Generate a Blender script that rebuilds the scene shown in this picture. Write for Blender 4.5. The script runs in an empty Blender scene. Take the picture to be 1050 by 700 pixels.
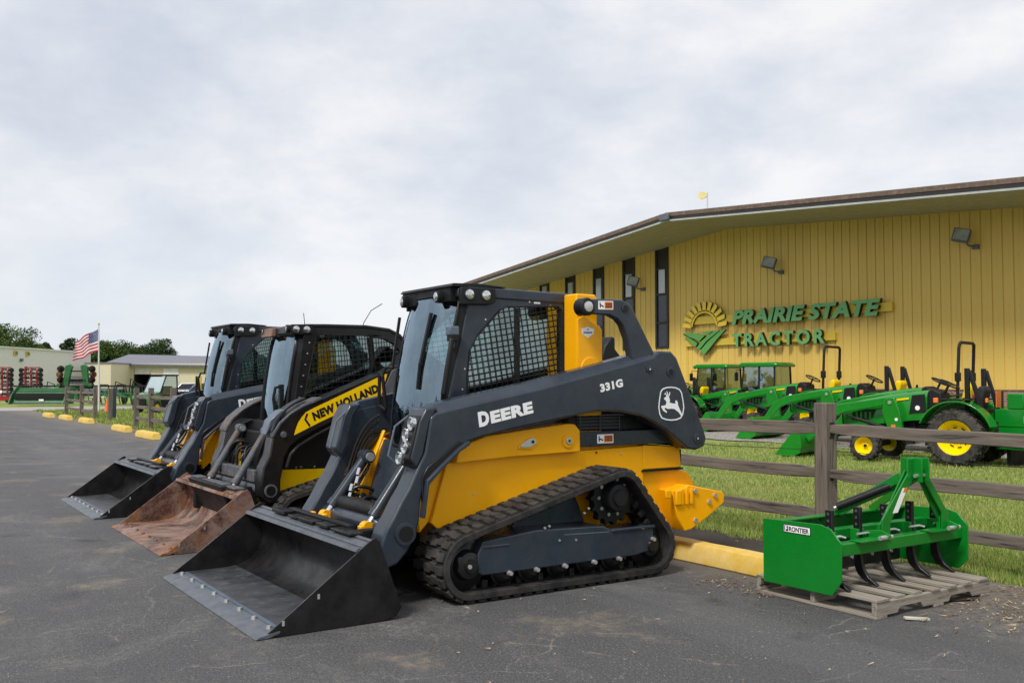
import bpy, math, random
import numpy as np
from mathutils import Vector, Matrix, Euler
from mathutils.geometry import tessellate_polygon
R = math.radians
PI = math.pi
random.seed(7)
scene = bpy.context.scene
COL = scene.collection

# ------------------------------------------------------------------ materials
def _nt(name):
    m = bpy.data.materials.new(name); m.use_nodes = True
    nt = m.node_tree; nt.nodes.clear()
    out = nt.nodes.new('ShaderNodeOutputMaterial')
    b = nt.nodes.new('ShaderNodeBsdfPrincipled')
    nt.links.new(b.outputs[0], out.inputs[0])
    return m, nt, b, out

def mix_rgb(nt, fac, a, b, blend='MIX'):
    n = nt.nodes.new('ShaderNodeMix'); n.data_type = 'RGBA'; n.blend_type = blend
    for sock, val in ((n.inputs[0], fac), (n.inputs[6], a), (n.inputs[7], b)):
        if hasattr(val, 'type') and hasattr(val, 'links'): nt.links.new(val, sock)
        elif isinstance(val, (int, float)): sock.default_value = val
        else: sock.default_value = (*val[:3], 1)
    return n.outputs[2]

def noise(nt, scale, detail=4, rough=.55, vec=None, out=0, dist=0):
    n = nt.nodes.new('ShaderNodeTexNoise'); n.inputs['Scale'].default_value = scale
    n.inputs['Detail'].default_value = detail; n.inputs['Roughness'].default_value = rough
    n.inputs['Distortion'].default_value = dist
    if vec is None:
        tc = nt.nodes.new('ShaderNodeTexCoord'); vec = tc.outputs['Object']
    nt.links.new(vec, n.inputs['Vector'])
    return n.outputs[out]

def ramp(nt, fac, stops):
    n = nt.nodes.new('ShaderNodeValToRGB'); nt.links.new(fac, n.inputs[0])
    el = n.color_ramp.elements
    while len(el) < len(stops): el.new(.5)
    for e, (p, c) in zip(el, stops):
        e.position = p; e.color = (c, c, c, 1) if isinstance(c, (int, float)) else (*c[:3], 1)
    return n.outputs[0]

def math_n(nt, op, a, b=None):
    n = nt.nodes.new('ShaderNodeMath'); n.operation = op
    for s, v in ((n.inputs[0], a), (n.inputs[1], b)):
        if v is None: continue
        if hasattr(v, 'links'): nt.links.new(v, s)
        else: s.default_value = v
    return n.outputs[0]

def bump(nt, b, h, strength=.3, dist=.01):
    n = nt.nodes.new('ShaderNodeBump'); n.inputs['Strength'].default_value = strength
    n.inputs['Distance'].default_value = dist
    nt.links.new(h, n.inputs['Height']); nt.links.new(n.outputs[0], b.inputs['Normal'])
    return n

def mat(name, col, rough=.5, metal=0, coat=0, var=.12, vscale=3, col2=None, f2=.3, s2=8, bmp=0, bscale=60, spec=.5, dust=0, bdist=.004):
    """painted/plain surface with a little wear: value variation, optional second colour in patches, roughness breakup"""
    m, nt, b, out = _nt(name)
    n1 = noise(nt, vscale, 5, .6)
    dark = [c*(1-var) for c in col]; lite = [min(1, c*(1+var)) for c in col]
    c = mix_rgb(nt, ramp(nt, n1, [(.3, 0), (.7, 1)]), dark, lite)
    if col2:
        n2 = noise(nt, s2, 8, .65)
        c = mix_rgb(nt, ramp(nt, n2, [(.62-f2*.5, 0), (.78-f2*.5, 1)]), c, col2)
    if dust:
        nd = noise(nt, 5, 8, .7)
        c = mix_rgb(nt, math_n(nt, 'MULTIPLY', ramp(nt, nd, [(.4, 0), (.8, 1)]), dust), c, (.32, .29, .25))
    nt.links.new(c, b.inputs['Base Color'])
    nr = noise(nt, 11, 6, .6)
    rr = ramp(nt, nr, [(.3, max(.03, rough-.10)), (.7, min(1, rough+.12))])
    nt.links.new(rr, b.inputs['Roughness'])
    b.inputs['Metallic'].default_value = metal
    b.inputs['Coat Weight'].default_value = coat; b.inputs['Coat Roughness'].default_value = .12
    b.inputs['Specular IOR Level'].default_value = spec
    if bmp: bump(nt, b, noise(nt, bscale, 4), bmp, bdist)
    return m

def glass(name, tint=(.75, .85, .88), refl=.25, rough=.02, gcol=(.66, .83, 1)):
    m = bpy.data.materials.new(name); m.use_nodes = True
    nt = m.node_tree; nt.nodes.clear()
    out = nt.nodes.new('ShaderNodeOutputMaterial')
    t = nt.nodes.new('ShaderNodeBsdfTransparent'); t.inputs[0].default_value = (*tint, 1)
    g = nt.nodes.new('ShaderNodeBsdfGlossy'); g.inputs['Roughness'].default_value = rough
    g.inputs[0].default_value = (*gcol, 1)
    lw = nt.nodes.new('ShaderNodeLayerWeight'); lw.inputs[0].default_value = .35
    f = math_n(nt, 'ADD', math_n(nt, 'MULTIPLY', lw.outputs['Fresnel'], .8), refl)
    n = noise(nt, 2.2, 3)
    f2 = math_n(nt, 'MINIMUM', math_n(nt, 'ADD', f, math_n(nt, 'MULTIPLY', math_n(nt, 'SUBTRACT', n, .5), .3)), .95)
    mx = nt.nodes.new('ShaderNodeMixShader'); nt.links.new(f2, mx.inputs[0])
    nt.links.new(t.outputs[0], mx.inputs[1]); nt.links.new(g.outputs[0], mx.inputs[2])
    nt.links.new(mx.outputs[0], out.inputs[0])
    return m

M = {}
M['slate'] = mat('slate_paint', (.024, .034, .049), .30, coat=.14, var=.12, dust=.07, spec=.35)
M['slate_dusty'] = mat('light_slate_paint', (.085, .115, .155), .4, coat=.1, var=.2, dust=.15)
M['yellow'] = mat('construction_yellow_paint', (.94, .43, .0), .30, coat=.08, var=.05, dust=.02, spec=.3)
M['nh_yellow'] = mat('decal_yellow', (.95, .60, .0), .4, var=.05, spec=.3)
M['black'] = mat('satin_black_paint', (.008, .008, .009), .32, coat=.05, var=.25, dust=.04, spec=.35)
M['bucket_black'] = mat('bucket_black_paint', (.0055, .0055, .0065), .34, coat=.05, var=.35, dust=.07, spec=.35)
M['plastic'] = mat('black_plastic', (.010, .010, .011), .5, var=.2, spec=.3)
M['rubber'] = mat('track_rubber', (.012, .012, .013), .65, var=.25, dust=.22, bmp=.3, bscale=90, spec=.3)
M['worn_rubber'] = mat('lug_rubber', (.020, .018, .018), .8, var=.35, dust=.28, bmp=.4, bscale=70, spec=.3)
M['steel'] = mat('worn_steel', (.095, .108, .128), .42, metal=.25, var=.25, vscale=9, col2=(.12, .12, .13), f2=.25)
M['floor_steel'] = mat('bucket_floor_paint', (.034, .037, .043), .38, metal=.05, var=.35, vscale=6, col2=(.09, .09, .095), f2=.14, dust=.14)
M['chrome'] = mat('chrome_rod', (.75, .75, .76), .12, metal=1, var=.03)
M['bolt'] = mat('zinc_bolt', (.62, .62, .60), .3, metal=.7, var=.1)
M['white'] = mat('white_vinyl', (.90, .90, .90), .45, var=.02)
M['orange'] = mat('orange_vinyl', (.80, .20, .03), .45, var=.03)
M['hose'] = mat('hydraulic_hose', (.007, .007, .008), .4, spec=.4)
M['lamp_lens'] = mat('lamp_lens', (.62, .64, .66), .10, metal=.9, coat=1, var=.35, vscale=45)
M['glass'] = glass('cab_glass', (.50, .62, .60), .20, gcol=(.85, .95, .92))
M['front_glass'] = glass('windscreen_glass', (.55, .66, .70), .26, .03, gcol=(.66, .86, 1))
M['tractor_glass'] = glass('tractor_glass', (.52, .62, .60), .22)
M['window_glass'] = mat('building_window_glass', (.03, .035, .05), .25, coat=.3, var=.2)
M['jd_green'] = mat('tractor_green_paint', (.008, .21, .014), .20, coat=.5, var=.08, spec=.4)
M['blade_green'] = mat('implement_green_paint', (.004, .19, .018), .28, coat=.15, var=.07, spec=.35)
M['jd_yellow'] = mat('wheel_yellow_paint', (.92, .66, .0), .35, coat=.1, var=.08, spec=.3)
M['tyre'] = mat('tyre_rubber', (.014, .013, .013), .8, var=.3, dust=.4, bmp=.3, spec=.3)
M['seat_yellow'] = mat('seat_yellow_vinyl', (.90, .60, .0), .45, var=.08, spec=.3)
M['seat_black'] = mat('seat_black_fabric', (.02, .02, .022), .8, var=.2)
M['red'] = mat('implement_red_paint', (.30, .012, .015), .45, coat=.1, var=.15)
M['cone_orange'] = mat('cone_orange', (.80, .16, .03), .5)
M['lamp_grey'] = mat('floodlight_grey', (.10, .12, .14), .4, var=.2)
M['flood_lens'] = mat('floodlight_lens', (.34, .37, .38), .2, coat=1, var=.3)
M['board'] = mat('sign_board_yellow', (.66, .48, .05), .5, var=.05)
M['sun_yellow'] = mat('sign_sun_yellow', (.88, .62, .05), .4, var=.05)
M['sign_green'] = mat('sign_green_face', (.13, .36, .13), .45, var=.06)
M['sign_green2'] = mat('sign_dark_green_face', (.09, .32, .07), .45, var=.06)
M['sign_black'] = mat('sign_letter_return', (.008, .014, .010), .5)
M['fascia'] = mat('brown_fascia_metal', (.13, .085, .06), .5, var=.2, col2=(.22, .16, .11), f2=.2)
M['fascia_dark'] = mat('dark_fascia_trim', (.025, .02, .018), .5)
M['drip'] = mat('pale_drip_edge', (.42, .44, .42), .45)
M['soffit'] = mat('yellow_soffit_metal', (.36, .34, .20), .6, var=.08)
M['frame_dark'] = mat('dark_window_frame', (.018, .015, .014), .5)
M['beige'] = mat('beige_shed_siding', (.68, .67, .64), .6, var=.04)
M['beige2'] = mat('tan_shed_siding', (.64, .57, .42), .6, var=.04)
M['grey_roof'] = mat('grey_shed_roof', (.16, .16, .19), .5, var=.06)
M['white_door'] = mat('white_overhead_door', (.7, .7, .7), .5)
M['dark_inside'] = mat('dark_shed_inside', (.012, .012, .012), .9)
M['pole'] = mat('white_flagpole', (.6, .6, .6), .4)
M['flag_red'] = mat('flag_red_cloth', (.45, .012, .03), .8)
M['flag_white'] = mat('flag_white_cloth', (.72, .70, .70), .8)
M['flag_blue'] = mat('flag_blue_cloth', (.02, .035, .14), .8)
M['car_white'] = mat('white_car_paint', (.7, .7, .72), .3, coat=.5)
M['car_blue'] = mat('blue_car_paint', (.02, .05, .16), .3, coat=.5)
M['cloth'] = mat('olive_vinyl', (.06, .07, .05), .8)

def make_rust():
    m, nt, b, out = _nt('rusted_bucket_steel')
    n1 = noise(nt, 1.9, 7, .62, dist=.8); n2 = noise(nt, 7, 8, .7, dist=.4); n3 = noise(nt, 45, 5, .7)
    c = mix_rgb(nt, ramp(nt, n1, [(.42, 0), (.56, 1)]), (.070, .026, .016), (.24, .155, .125))
    c = mix_rgb(nt, ramp(nt, noise(nt, 2.8, 6, .6, dist=1.0), [(.53, 0), (.62, .85)]), c, (.25, .10, .03))
    c = mix_rgb(nt, ramp(nt, n2, [(.55, 0), (.66, .8)]), c, (.13, .045, .02))
    c = mix_rgb(nt, ramp(nt, noise(nt, 2.1, 5, .6, dist=1.2), [(.56, 0), (.64, .9)]), c, (.045, .048, .042))
    c = mix_rgb(nt, ramp(nt, n3, [(.45, 0), (.75, .5)]), c, (.36, .25, .19))
    nt.links.new(c, b.inputs['Base Color']); b.inputs['Roughness'].default_value = .6
    b.inputs['Specular IOR Level'].default_value = .35
    bump(nt, b, n3, .35, .004)
    return m
M['rust'] = make_rust()
def make_worn_gray():
    m, nt, b, out = _nt('worn_rusty_grey_paint')
    n1 = noise(nt, 3, 8, .7)
    c = mix_rgb(nt, ramp(nt, n1, [(.48, 0), (.62, 1)]), (.075, .085, .10), (.12, .08, .06))
    c = mix_rgb(nt, ramp(nt, noise(nt, 14, 8, .7), [(.5, 0), (.75, .7)]), c, (.25, .24, .23))
    nt.links.new(c, b.inputs['Base Color']); b.inputs['Roughness'].default_value = .6
    return m
M['worn_grey'] = make_worn_gray()

def make_wood(name, c1, c2, axis='X', scale=1):
    m, nt, b, out = _nt(name)
    tc = nt.nodes.new('ShaderNodeTexCoord'); mp = nt.nodes.new('ShaderNodeMapping')
    s = [26*scale]*3; s['XYZ'.index(axis)] = 1.6*scale
    mp.inputs['Scale'].default_value = s
    nt.links.new(tc.outputs['Object'], mp.inputs[0])
    n1 = noise(nt, 1.3, 8, .68, vec=mp.outputs[0], dist=.35)
    n2 = noise(nt, 1.2, 4, .6)
    c = mix_rgb(nt, ramp(nt, n1, [(.30, 0), (.68, 1)]), c1, c2)
    c = mix_rgb(nt, math_n(nt, 'MULTIPLY', n2, .45), c, (.16, .15, .13))
    c = mix_rgb(nt, ramp(nt, n1, [(.34, .9), (.43, 0)]), c, (.02, .016, .013))
    nt.links.new(c, b.inputs['Base Color']); b.inputs['Roughness'].default_value = .85
    bump(nt, b, n1, .8, .006)
    return m
M['wood_x'] = make_wood('weathered_rail_wood', (.036, .026, .019), (.215, .170, .130), 'X')
M['wood_z'] = make_wood('weathered_post_wood', (.040, .029, .022), (.225, .18, .14), 'Z')
M['pallet_x'] = make_wood('pallet_board_wood', (.17, .14, .105), (.42, .37, .30), 'X')
M['pallet_y'] = make_wood('pallet_stringer_wood', (.17, .14, .105), (.40, .35, .285), 'Y')

def make_kerb():
    m, nt, b, out = _nt('worn_yellow_kerb_paint')
    n1 = noise(nt, 6, 9, .72); n2 = noise(nt, 35, 6, .7)
    c = mix_rgb(nt, ramp(nt, n1, [(.40, 0), (.62, 1)]), (.66, .42, .06), (.72, .52, .17))
    c = mix_rgb(nt, ramp(nt, n2, [(.58, 0), (.72, .75)]), c, (.45, .40, .31))
    nt.links.new(c, b.inputs['Base Color']); b.inputs['Roughness'].default_value = .75
    bump(nt, b, n2, .4, .006)
    return m
M['kerb'] = make_kerb()

def make_siding():
    m, nt, b, out = _nt('mustard_metal_siding')
    tc = nt.nodes.new('ShaderNodeTexCoord'); mp = nt.nodes.new('ShaderNodeMapping')
    mp.inputs['Scale'].default_value = (1.5, 1, .12); nt.links.new(tc.outputs['Object'], mp.inputs[0])
    n1 = noise(nt, 1, 6, .6, vec=mp.outputs[0]); n2 = noise(nt, .25, 4, .6)
    c = mix_rgb(nt, n1, (.69, .475, .098), (.75, .53, .125))
    sx_ = nt.nodes.new('ShaderNodeSeparateXYZ'); nt.links.new(tc.outputs['Object'], sx_.inputs[0])
    wn = nt.nodes.new('ShaderNodeTexWhiteNoise'); wn.noise_dimensions = '1D'; nt.links.new(math_n(nt, 'FLOOR', math_n(nt, 'DIVIDE', sx_.outputs[0], 1.005)), wn.inputs['W'])
    c = mix_rgb(nt, math_n(nt, 'MULTIPLY', wn.outputs[0], .5), c, (.60, .41, .085))
    # screw rows
    fx = math_n(nt, 'ABSOLUTE', math_n(nt, 'SUBTRACT', math_n(nt, 'FRACT', math_n(nt, 'DIVIDE', sx_.outputs[0], .335)), .5)); fz = math_n(nt, 'ABSOLUTE', math_n(nt, 'SUBTRACT', math_n(nt, 'FRACT', math_n(nt, 'DIVIDE', sx_.outputs[2], 1.5)), .5))
    dot = math_n(nt, 'MULTIPLY', math_n(nt, 'LESS_THAN', fx, .05), math_n(nt, 'LESS_THAN', fz, .009)); c = mix_rgb(nt, math_n(nt, 'MULTIPLY', dot, .6), c, (.30, .22, .08))
    c = mix_rgb(nt, ramp(nt, n2, [(.4, 0), (.7, .35)]), c, (.57, .41, .12))
    nt.links.new(c, b.inputs['Base Color']); b.inputs['Roughness'].default_value = .45
    return m
M['siding'] = make_siding()

def make_brick():
    m, nt, b, out = _nt('red_brick')
    tc = nt.nodes.new('ShaderNodeTexCoord'); mp = nt.nodes.new('ShaderNodeMapping')
    mp.inputs['Rotation'].default_value = (R(90), 0, 0); nt.links.new(tc.outputs['Object'], mp.inputs[0])
    br = nt.nodes.new('ShaderNodeTexBrick'); nt.links.new(mp.outputs[0], br.inputs[0])
    br.inputs['Color1'].default_value = (.16, .055, .04, 1); br.inputs['Color2'].default_value = (.27, .13, .09, 1)
    br.inputs['Mortar'].default_value = (.30, .27, .24, 1); br.inputs['Scale'].default_value = 1
    br.inputs['Mortar Size'].default_value = .012; br.inputs['Brick Width'].default_value = .22
    br.inputs['Row Height'].default_value = .075; br.inputs['Bias'].default_value = -.1
    c = mix_rgb(nt, ramp(nt, noise(nt, 5, 3), [(.5, 0), (.7, .6)]), br.outputs[0], (.09, .06, .055))
    nt.links.new(c, b.inputs['Base Color']); b.inputs['Roughness'].default_value = .9
    return m
M['brick'] = make_brick()

# ------------------------------------------------------------------ mesh builder
class MB:
    ORG = Vector((0, 0, 0))
    def __init__(s): s.v = []; s.f = []; s.m = []; s.mi = 0
    def add(s, vs, fs):
        o = len(s.v); s.v += [tuple(v) for v in vs]
        for f in fs: s.f.append(tuple(i+o for i in f)); s.m.append(s.mi)
        return s
    def box(s, x0, x1, y0, y1, z0, z1):
        if x0 > x1: x0, x1 = x1, x0
        if y0 > y1: y0, y1 = y1, y0
        if z0 > z1: z0, z1 = z1, z0
        vs = [(x, y, z) for z in (z0, z1) for y in (y0, y1) for x in (x0, x1)]
        return s.add(vs, [(0, 2, 3, 1), (4, 5, 7, 6), (0, 1, 5, 4), (2, 6, 7, 3), (0, 4, 6, 2), (1, 3, 7, 5)])
    def obox(s, c, size, rot=(0, 0, 0)):
        m = Euler([R(a) for a in rot]).to_matrix() if not isinstance(rot, Matrix) else rot
        vs = [Vector(c)+m @ Vector((x*size[0]/2, y*size[1]/2, z*size[2]/2)) for z in (-1, 1) for y in (-1, 1) for x in (-1, 1)]
        return s.add(vs, [(0, 2, 3, 1), (4, 5, 7, 6), (0, 1, 5, 4), (2, 6, 7, 3), (0, 4, 6, 2), (1, 3, 7, 5)])
    def prism(s, poly, a0, a1, ax='x', holes=()):
        def P(a, p, q): return {'x': (a, p, q), 'y': (p, a, q), 'z': (p, q, a)}[ax]
        loops = [list(poly)]+[list(h) for h in holes]
        flat = [p for l in loops for p in l]; n = len(flat)
        vs = [P(a0, *p) for p in flat]+[P(a1, *p) for p in flat]
        fs = []
        if holes:
            tris = tessellate_polygon([[Vector((p[0], p[1], 0)) for p in l] for l in loops])
            for t in tris: fs.append(tuple(t)); fs.append(tuple(i+n for i in reversed(t)))
        else:
            fs.append(tuple(range(n))); fs.append(tuple(range(2*n-1, n-1, -1)))
        o = 0
        for l in loops:
            k = len(l)
            for i in range(k):
                j = (i+1) % k; fs.append((o+i, o+j, o+j+n, o+i+n))
            o += k
        return s.add(vs, fs)
    def cyl(s, p0, p1, r0, r1=None, n=16, caps=True):
        r1 = r0 if r1 is None else r1
        p0 = Vector(p0); p1 = Vector(p1); d = (p1-p0).normalized()
        a = d.orthogonal().normalized(); b = d.cross(a)
        vs = []
        for p, r in ((p0, r0), (p1, r1)):
            for i in range(n):
                t = 2*PI*i/n; vs.append(p+a*math.cos(t)*r+b*math.sin(t)*r)
        fs = [(i, (i+1) % n, (i+1) % n+n, i+n) for i in range(n)]
        if caps: fs += [tuple(range(n-1, -1, -1)), tuple(range(n, 2*n))]
        return s.add(vs, fs)
    def tube(s, pts, r, n=8, closed=False, caps=True):
        pts = [Vector(p) for p in pts]; k = len(pts); vs = []
        up = None
        for i, p in enumerate(pts):
            if closed: d = pts[(i+1) % k]-pts[i-1]
            else: d = pts[min(i+1, k-1)]-pts[max(i-1, 0)]
            d.normalize()
            if up is None: up = d.orthogonal().normalized()
            else:
                up = up-d*up.dot(d)
                up = up.normalized() if up.length > 1e-5 else d.orthogonal().normalized()
            b = d.cross(up); rr = r[i] if isinstance(r, (list, tuple)) else r
            for j in range(n):
                t = 2*PI*j/n; vs.append(p+up*math.cos(t)*rr+b*math.sin(t)*rr)
        fs = []
        for i in range(k if closed else k-1):
            a = i*n; c = ((i+1) % k)*n
            fs += [(a+j, a+(j+1) % n, c+(j+1) % n, c+j) for j in range(n)]
        if caps and not closed: fs += [tuple(range(n-1, -1, -1)), tuple(range((k-1)*n, k*n))]
        return s.add(vs, fs)
    def bar(s, p0, p1, w, h, up=(0, 0, 1)):
        p0 = Vector(p0); p1 = Vector(p1); d = (p1-p0).normalized(); u = Vector(up)
        a = d.cross(u)
        a = a.normalized() if a.length > 1e-5 else d.orthogonal().normalized()
        b = a.cross(d)
        vs = [p+a*i*w/2+b*j*h/2 for p in (p0, p1) for j in (-1, 1) for i in (-1, 1)]
        return s.add(vs, [(0, 1, 3, 2), (4, 6, 7, 5), (0, 4, 5, 1), (2, 3, 7, 6), (0, 2, 6, 4), (1, 5, 7, 3)])
    def lathe(s, prof, o, ax='x', n=24, close=False):
        """prof: (radius, height) pairs; height runs along ax from o"""
        o = Vector(o); A = {'x': (Vector((1, 0, 0)), Vector((0, 1, 0)), Vector((0, 0, 1))), 'y': (Vector((0, 1, 0)), Vector((0, 0, 1)), Vector((1, 0, 0))), 'z': (Vector((0, 0, 1)), Vector((1, 0, 0)), Vector((0, 1, 0)))}[ax]
        vs = []
        for r, h in prof:
            for i in range(n):
                t = 2*PI*i/n; vs.append(o+A[0]*h+A[1]*math.cos(t)*r+A[2]*math.sin(t)*r)
        k = len(prof); fs = []
        for i in range(k if close else k-1):
            a = i*n; c = ((i+1) % k)*n
            fs += [(a+j, a+(j+1) % n, c+(j+1) % n, c+j) for j in range(n)]
        if not close:
            if prof[0][0] > 1e-4: fs.append(tuple(range(n-1, -1, -1)))
            if prof[-1][0] > 1e-4: fs.append(tuple(range((k-1)*n, k*n)))
        return s.add(vs, fs)
    def ball(s, c, r, n=10, sc=(1, 1, 1)):
        vs = []; fs = []; c = Vector(c)
        for i in range(n+1):
            a = PI*i/n
            for j in range(2*n):
                b = PI*j/n; vs.append((c[0]+r*sc[0]*math.sin(a)*math.cos(b), c[1]+r*sc[1]*math.sin(a)*math.sin(b), c[2]+r*sc[2]*math.cos(a)))
        for i in range(n):
            for j in range(2*n):
                fs.append((i*2*n+j, i*2*n+(j+1) % (2*n), (i+1)*2*n+(j+1) % (2*n), (i+1)*2*n+j))
        return s.add(vs, fs)
    def mirror_x(s):
        o = len(s.v); fs = list(s.f); ms = list(s.m)
        s.v += [(-x, y, z) for x, y, z in s.v]
        for f, m_ in zip(fs, ms): s.f.append(tuple(reversed([i+o for i in f]))); s.m.append(m_)
        return s
    def flip(s, sx):
        if sx < 0:
            s.v = [(-x, y, z) for x, y, z in s.v]; s.f = [tuple(reversed(f)) for f in s.f]
        return s
    def islands(s):
        par = list(range(len(s.v)))
        def find(i):
            while par[i] != i: par[i] = par[par[i]]; i = par[i]
            return i
        for f in s.f:
            r = find(f[0])
            for i in f[1:]: par[find(i)] = r
        g = {}
        for k, f in enumerate(s.f): g.setdefault(find(f[0]), []).append(k)
        res = []
        for fs in g.values():
            q = MB(); ids = sorted({i for k in fs for i in s.f[k]}); mp = {i: j for j, i in enumerate(ids)}
            q.v = [s.v[i] for i in ids]; q.f = [tuple(mp[i] for i in s.f[k]) for k in fs]; q.m = [s.m[k] for k in fs]; res.append(q)
        return res
    def split(s, name, mats, parent=None, **kw):
        """every separate piece becomes an object of its own"""
        return [q.build(name, mats, parent, **kw) for q in s.islands()]
    def build(s, name, mats, parent=None, bevel=0, angle=35, org=None, recalc=True):
        o0 = MB.ORG if org is None else Vector(org)
        me = bpy.data.meshes.new(name)
        me.from_pydata([(v[0]-o0[0], v[1]-o0[1], v[2]-o0[2]) for v in s.v], [], s.f)
        if not isinstance(mats, (list, tuple)): mats = [mats]
        for m_ in mats: me.materials.append(M[m_] if isinstance(m_, str) else m_)
        if len(mats) > 1: me.polygons.foreach_set('material_index', s.m)
        if recalc:
            import bmesh
            bm = bmesh.new(); bm.from_mesh(me); bmesh.ops.recalc_face_normals(bm, faces=bm.faces); bm.to_mesh(me); bm.free()
        if angle:
            me.polygons.foreach_set('use_smooth', [True]*len(me.polygons))
            me.set_sharp_from_angle(angle=R(angle))
        me.update()
        ob = bpy.data.objects.new(name, me); COL.objects.link(ob)
        if parent: ob.parent = parent
        if bevel:
            b = ob.modifiers.new('bevel', 'BEVEL'); b.width = bevel; b.segments = 2; b.limit_method = 'ANGLE'; b.angle_limit = R(40)
            b.harden_normals = False
        return ob

def tag(o, label=None, cat=None, group=None, kind=None):
    if label: o['label'] = label
    if cat: o['category'] = cat
    if group: o['group'] = group
    if kind: o['kind'] = kind
    return o

def empty(name, loc, label, cat, group=None, rz=0):
    o = bpy.data.objects.new(name, None); COL.objects.link(o)
    o.location = loc; o.rotation_euler = (0, 0, rz); o.empty_display_size = .2
    return tag(o, label, cat, group)

def copy_tree(o, parent=None):
    c = o.copy(); COL.objects.link(c)
    if parent: c.parent = parent
    for ch in [q for q in bpy.data.objects if q.parent == o]: copy_tree(ch, c)
    return c

def tree_of(o):
    out = [o]
    for ch in [q for q in bpy.data.objects if q.parent == o]: out += tree_of(ch)
    return out
def warp(o, fn):
    for q in tree_of(o):
        if q.type == 'MESH':
            off = MB.ORG
            for v in q.data.vertices:
                x, y, z = fn(v.co.x+off.x, v.co.y+off.y, v.co.z+off.z); v.co = (x-off.x, y-off.y, z-off.z)
            q.data.update()

def text_geo(body, size=1.0, extrude=0, offset=0, shear=0, spacing=1.0, sx=1.0):
    """verts/faces of a piece of text lying in the XY plane, extruded in z"""
    cu = bpy.data.curves.new('txt', 'FONT'); cu.body = body; cu.size = size; cu.extrude = extrude
    cu.offset = offset; cu.shear = shear; cu.space_character = spacing; cu.resolution_u = 3
    ob = bpy.data.objects.new('txt', cu); COL.objects.link(ob)
    bpy.context.view_layer.update()
    me = bpy.data.meshes.new_from_object(ob.evaluated_get(bpy.context.evaluated_depsgraph_get()))
    vs = [(v.co.x*sx, v.co.y, v.co.z) for v in me.vertices]; fs = [tuple(p.vertices) for p in me.polygons]
    bpy.data.objects.remove(ob); bpy.data.curves.remove(cu); bpy.data.meshes.remove(me)
    return vs, fs

def place_text(mb, vs, fs, origin, right, up):
    origin = Vector(origin); right = Vector(right); up = Vector(up); nrm = right.cross(up).normalized()
    mb.add([origin+right*x+up*y+nrm*z for x, y, z in vs], fs)

def grid_in_poly(mb, poly, step_u, step_v, x, r=.004, slant=0.0, rot=0.0, swap=None):
    """woven guard: rods clipped to a polygon lying in the plane x"""
    def clip(p, d):
        ts = []
        n = len(poly)
        for i in range(n):
            a = Vector(poly[i]); b = Vector(poly[(i+1) % n]); e = b-a
            den = d[0]*e[1]-d[1]*e[0]
            if abs(den) < 1e-9: continue
            w = a-p; t = (w[0]*e[1]-w[1]*e[0])/den; u = (w[0]*d[1]-w[1]*d[0])/den
            if 0 <= u < 1: ts.append(t)
        ts.sort(); return ts
    cx = sum(p[0] for p in poly)/len(poly); cy = sum(p[1] for p in poly)/len(poly)
    for k, (ang, st) in enumerate(((rot, step_v), (rot+PI/2+slant, step_u))):
        d = Vector((math.cos(ang), math.sin(ang))); nrm = Vector((-d[1], d[0]))
        for i in range(-60, 61):
            p = Vector((cx, cy))+nrm*st*(i+.3); ts = clip(p, d)
            for a, b in zip(ts[::2], ts[1::2]):
                if b-a < .01: continue
                q0 = p+d*a; q1 = p+d*b; xx = x+(.003 if k else -.003)
                mb.cyl((xx, q0[0], q0[1]), (xx, q1[0], q1[1]), r, n=5, caps=False)

def arc(c, r, a0, a1, n):
    return [(c[0]+r*math.cos(R(a0+(a1-a0)*i/n)), c[1]+r*math.sin(R(a0+(a1-a0)*i/n))) for i in range(n+1)]

def hull(pts):
    pts = sorted(set(pts))
    def half(ps):
        h = []
        for p in ps:
            while len(h) > 1 and (h[-1][0]-h[-2][0])*(p[1]-h[-2][1])-(h[-1][1]-h[-2][1])*(p[0]-h[-2][0]) <= 0: h.pop()
            h.append(p)
        return h
    a = half(pts); b = half(pts[::-1]); return a[:-1]+b[:-1]

def resample(poly, step):
    n = len(poly); out = []; L = [math.dist(poly[i], poly[(i+1) % n]) for i in range(n)]
    tot = sum(L); k = max(8, int(round(tot/step))); s_ = tot/k
    i = 0; acc = 0
    for j in range(k):
        t = j*s_
        while acc+L[i] < t-1e-9: acc += L[i]; i += 1
        f = (t-acc)/L[i] if L[i] else 0
        a = poly[i]; b = poly[(i+1) % n]; out.append((a[0]+(b[0]-a[0])*f, a[1]+(b[1]-a[1])*f))
    return out
# ------------------------------------------------------------------ camera
FPX = 980.0; PITCH = math.atan((392-350)/FPX); TH = math.atan(655/(FPX/math.cos(PITCH))); CAMH = 1.5
fw = Vector((-math.cos(TH)*math.cos(PITCH), math.sin(TH)*math.cos(PITCH), math.sin(PITCH)))
cam_d = bpy.data.cameras.new('camera'); cam = bpy.data.objects.new('camera', cam_d); COL.objects.link(cam)
cam.location = (0, 0, CAMH); cam.rotation_euler = fw.to_track_quat('-Z', 'Y').to_euler()
cam_d.sensor_width = 23.6; cam_d.lens = FPX/1050*23.6; cam_d.clip_end = 2000; cam_d.clip_start = .1
cam_d.dof.use_dof = True; cam_d.dof.focus_distance = 8.0; cam_d.dof.aperture_fstop = 5.0
scene.camera = cam
RT = Vector((math.sin(TH), math.cos(TH), 0)); FH = Vector((-math.cos(TH), math.sin(TH), 0))
def gp(u, d):
    """ground point at depth d (m) along the view axis, u in photo pixels"""
    return FH*d+RT*((u-525)/FPX*d)
YAW = math.atan2(RT.y, RT.x)

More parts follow.
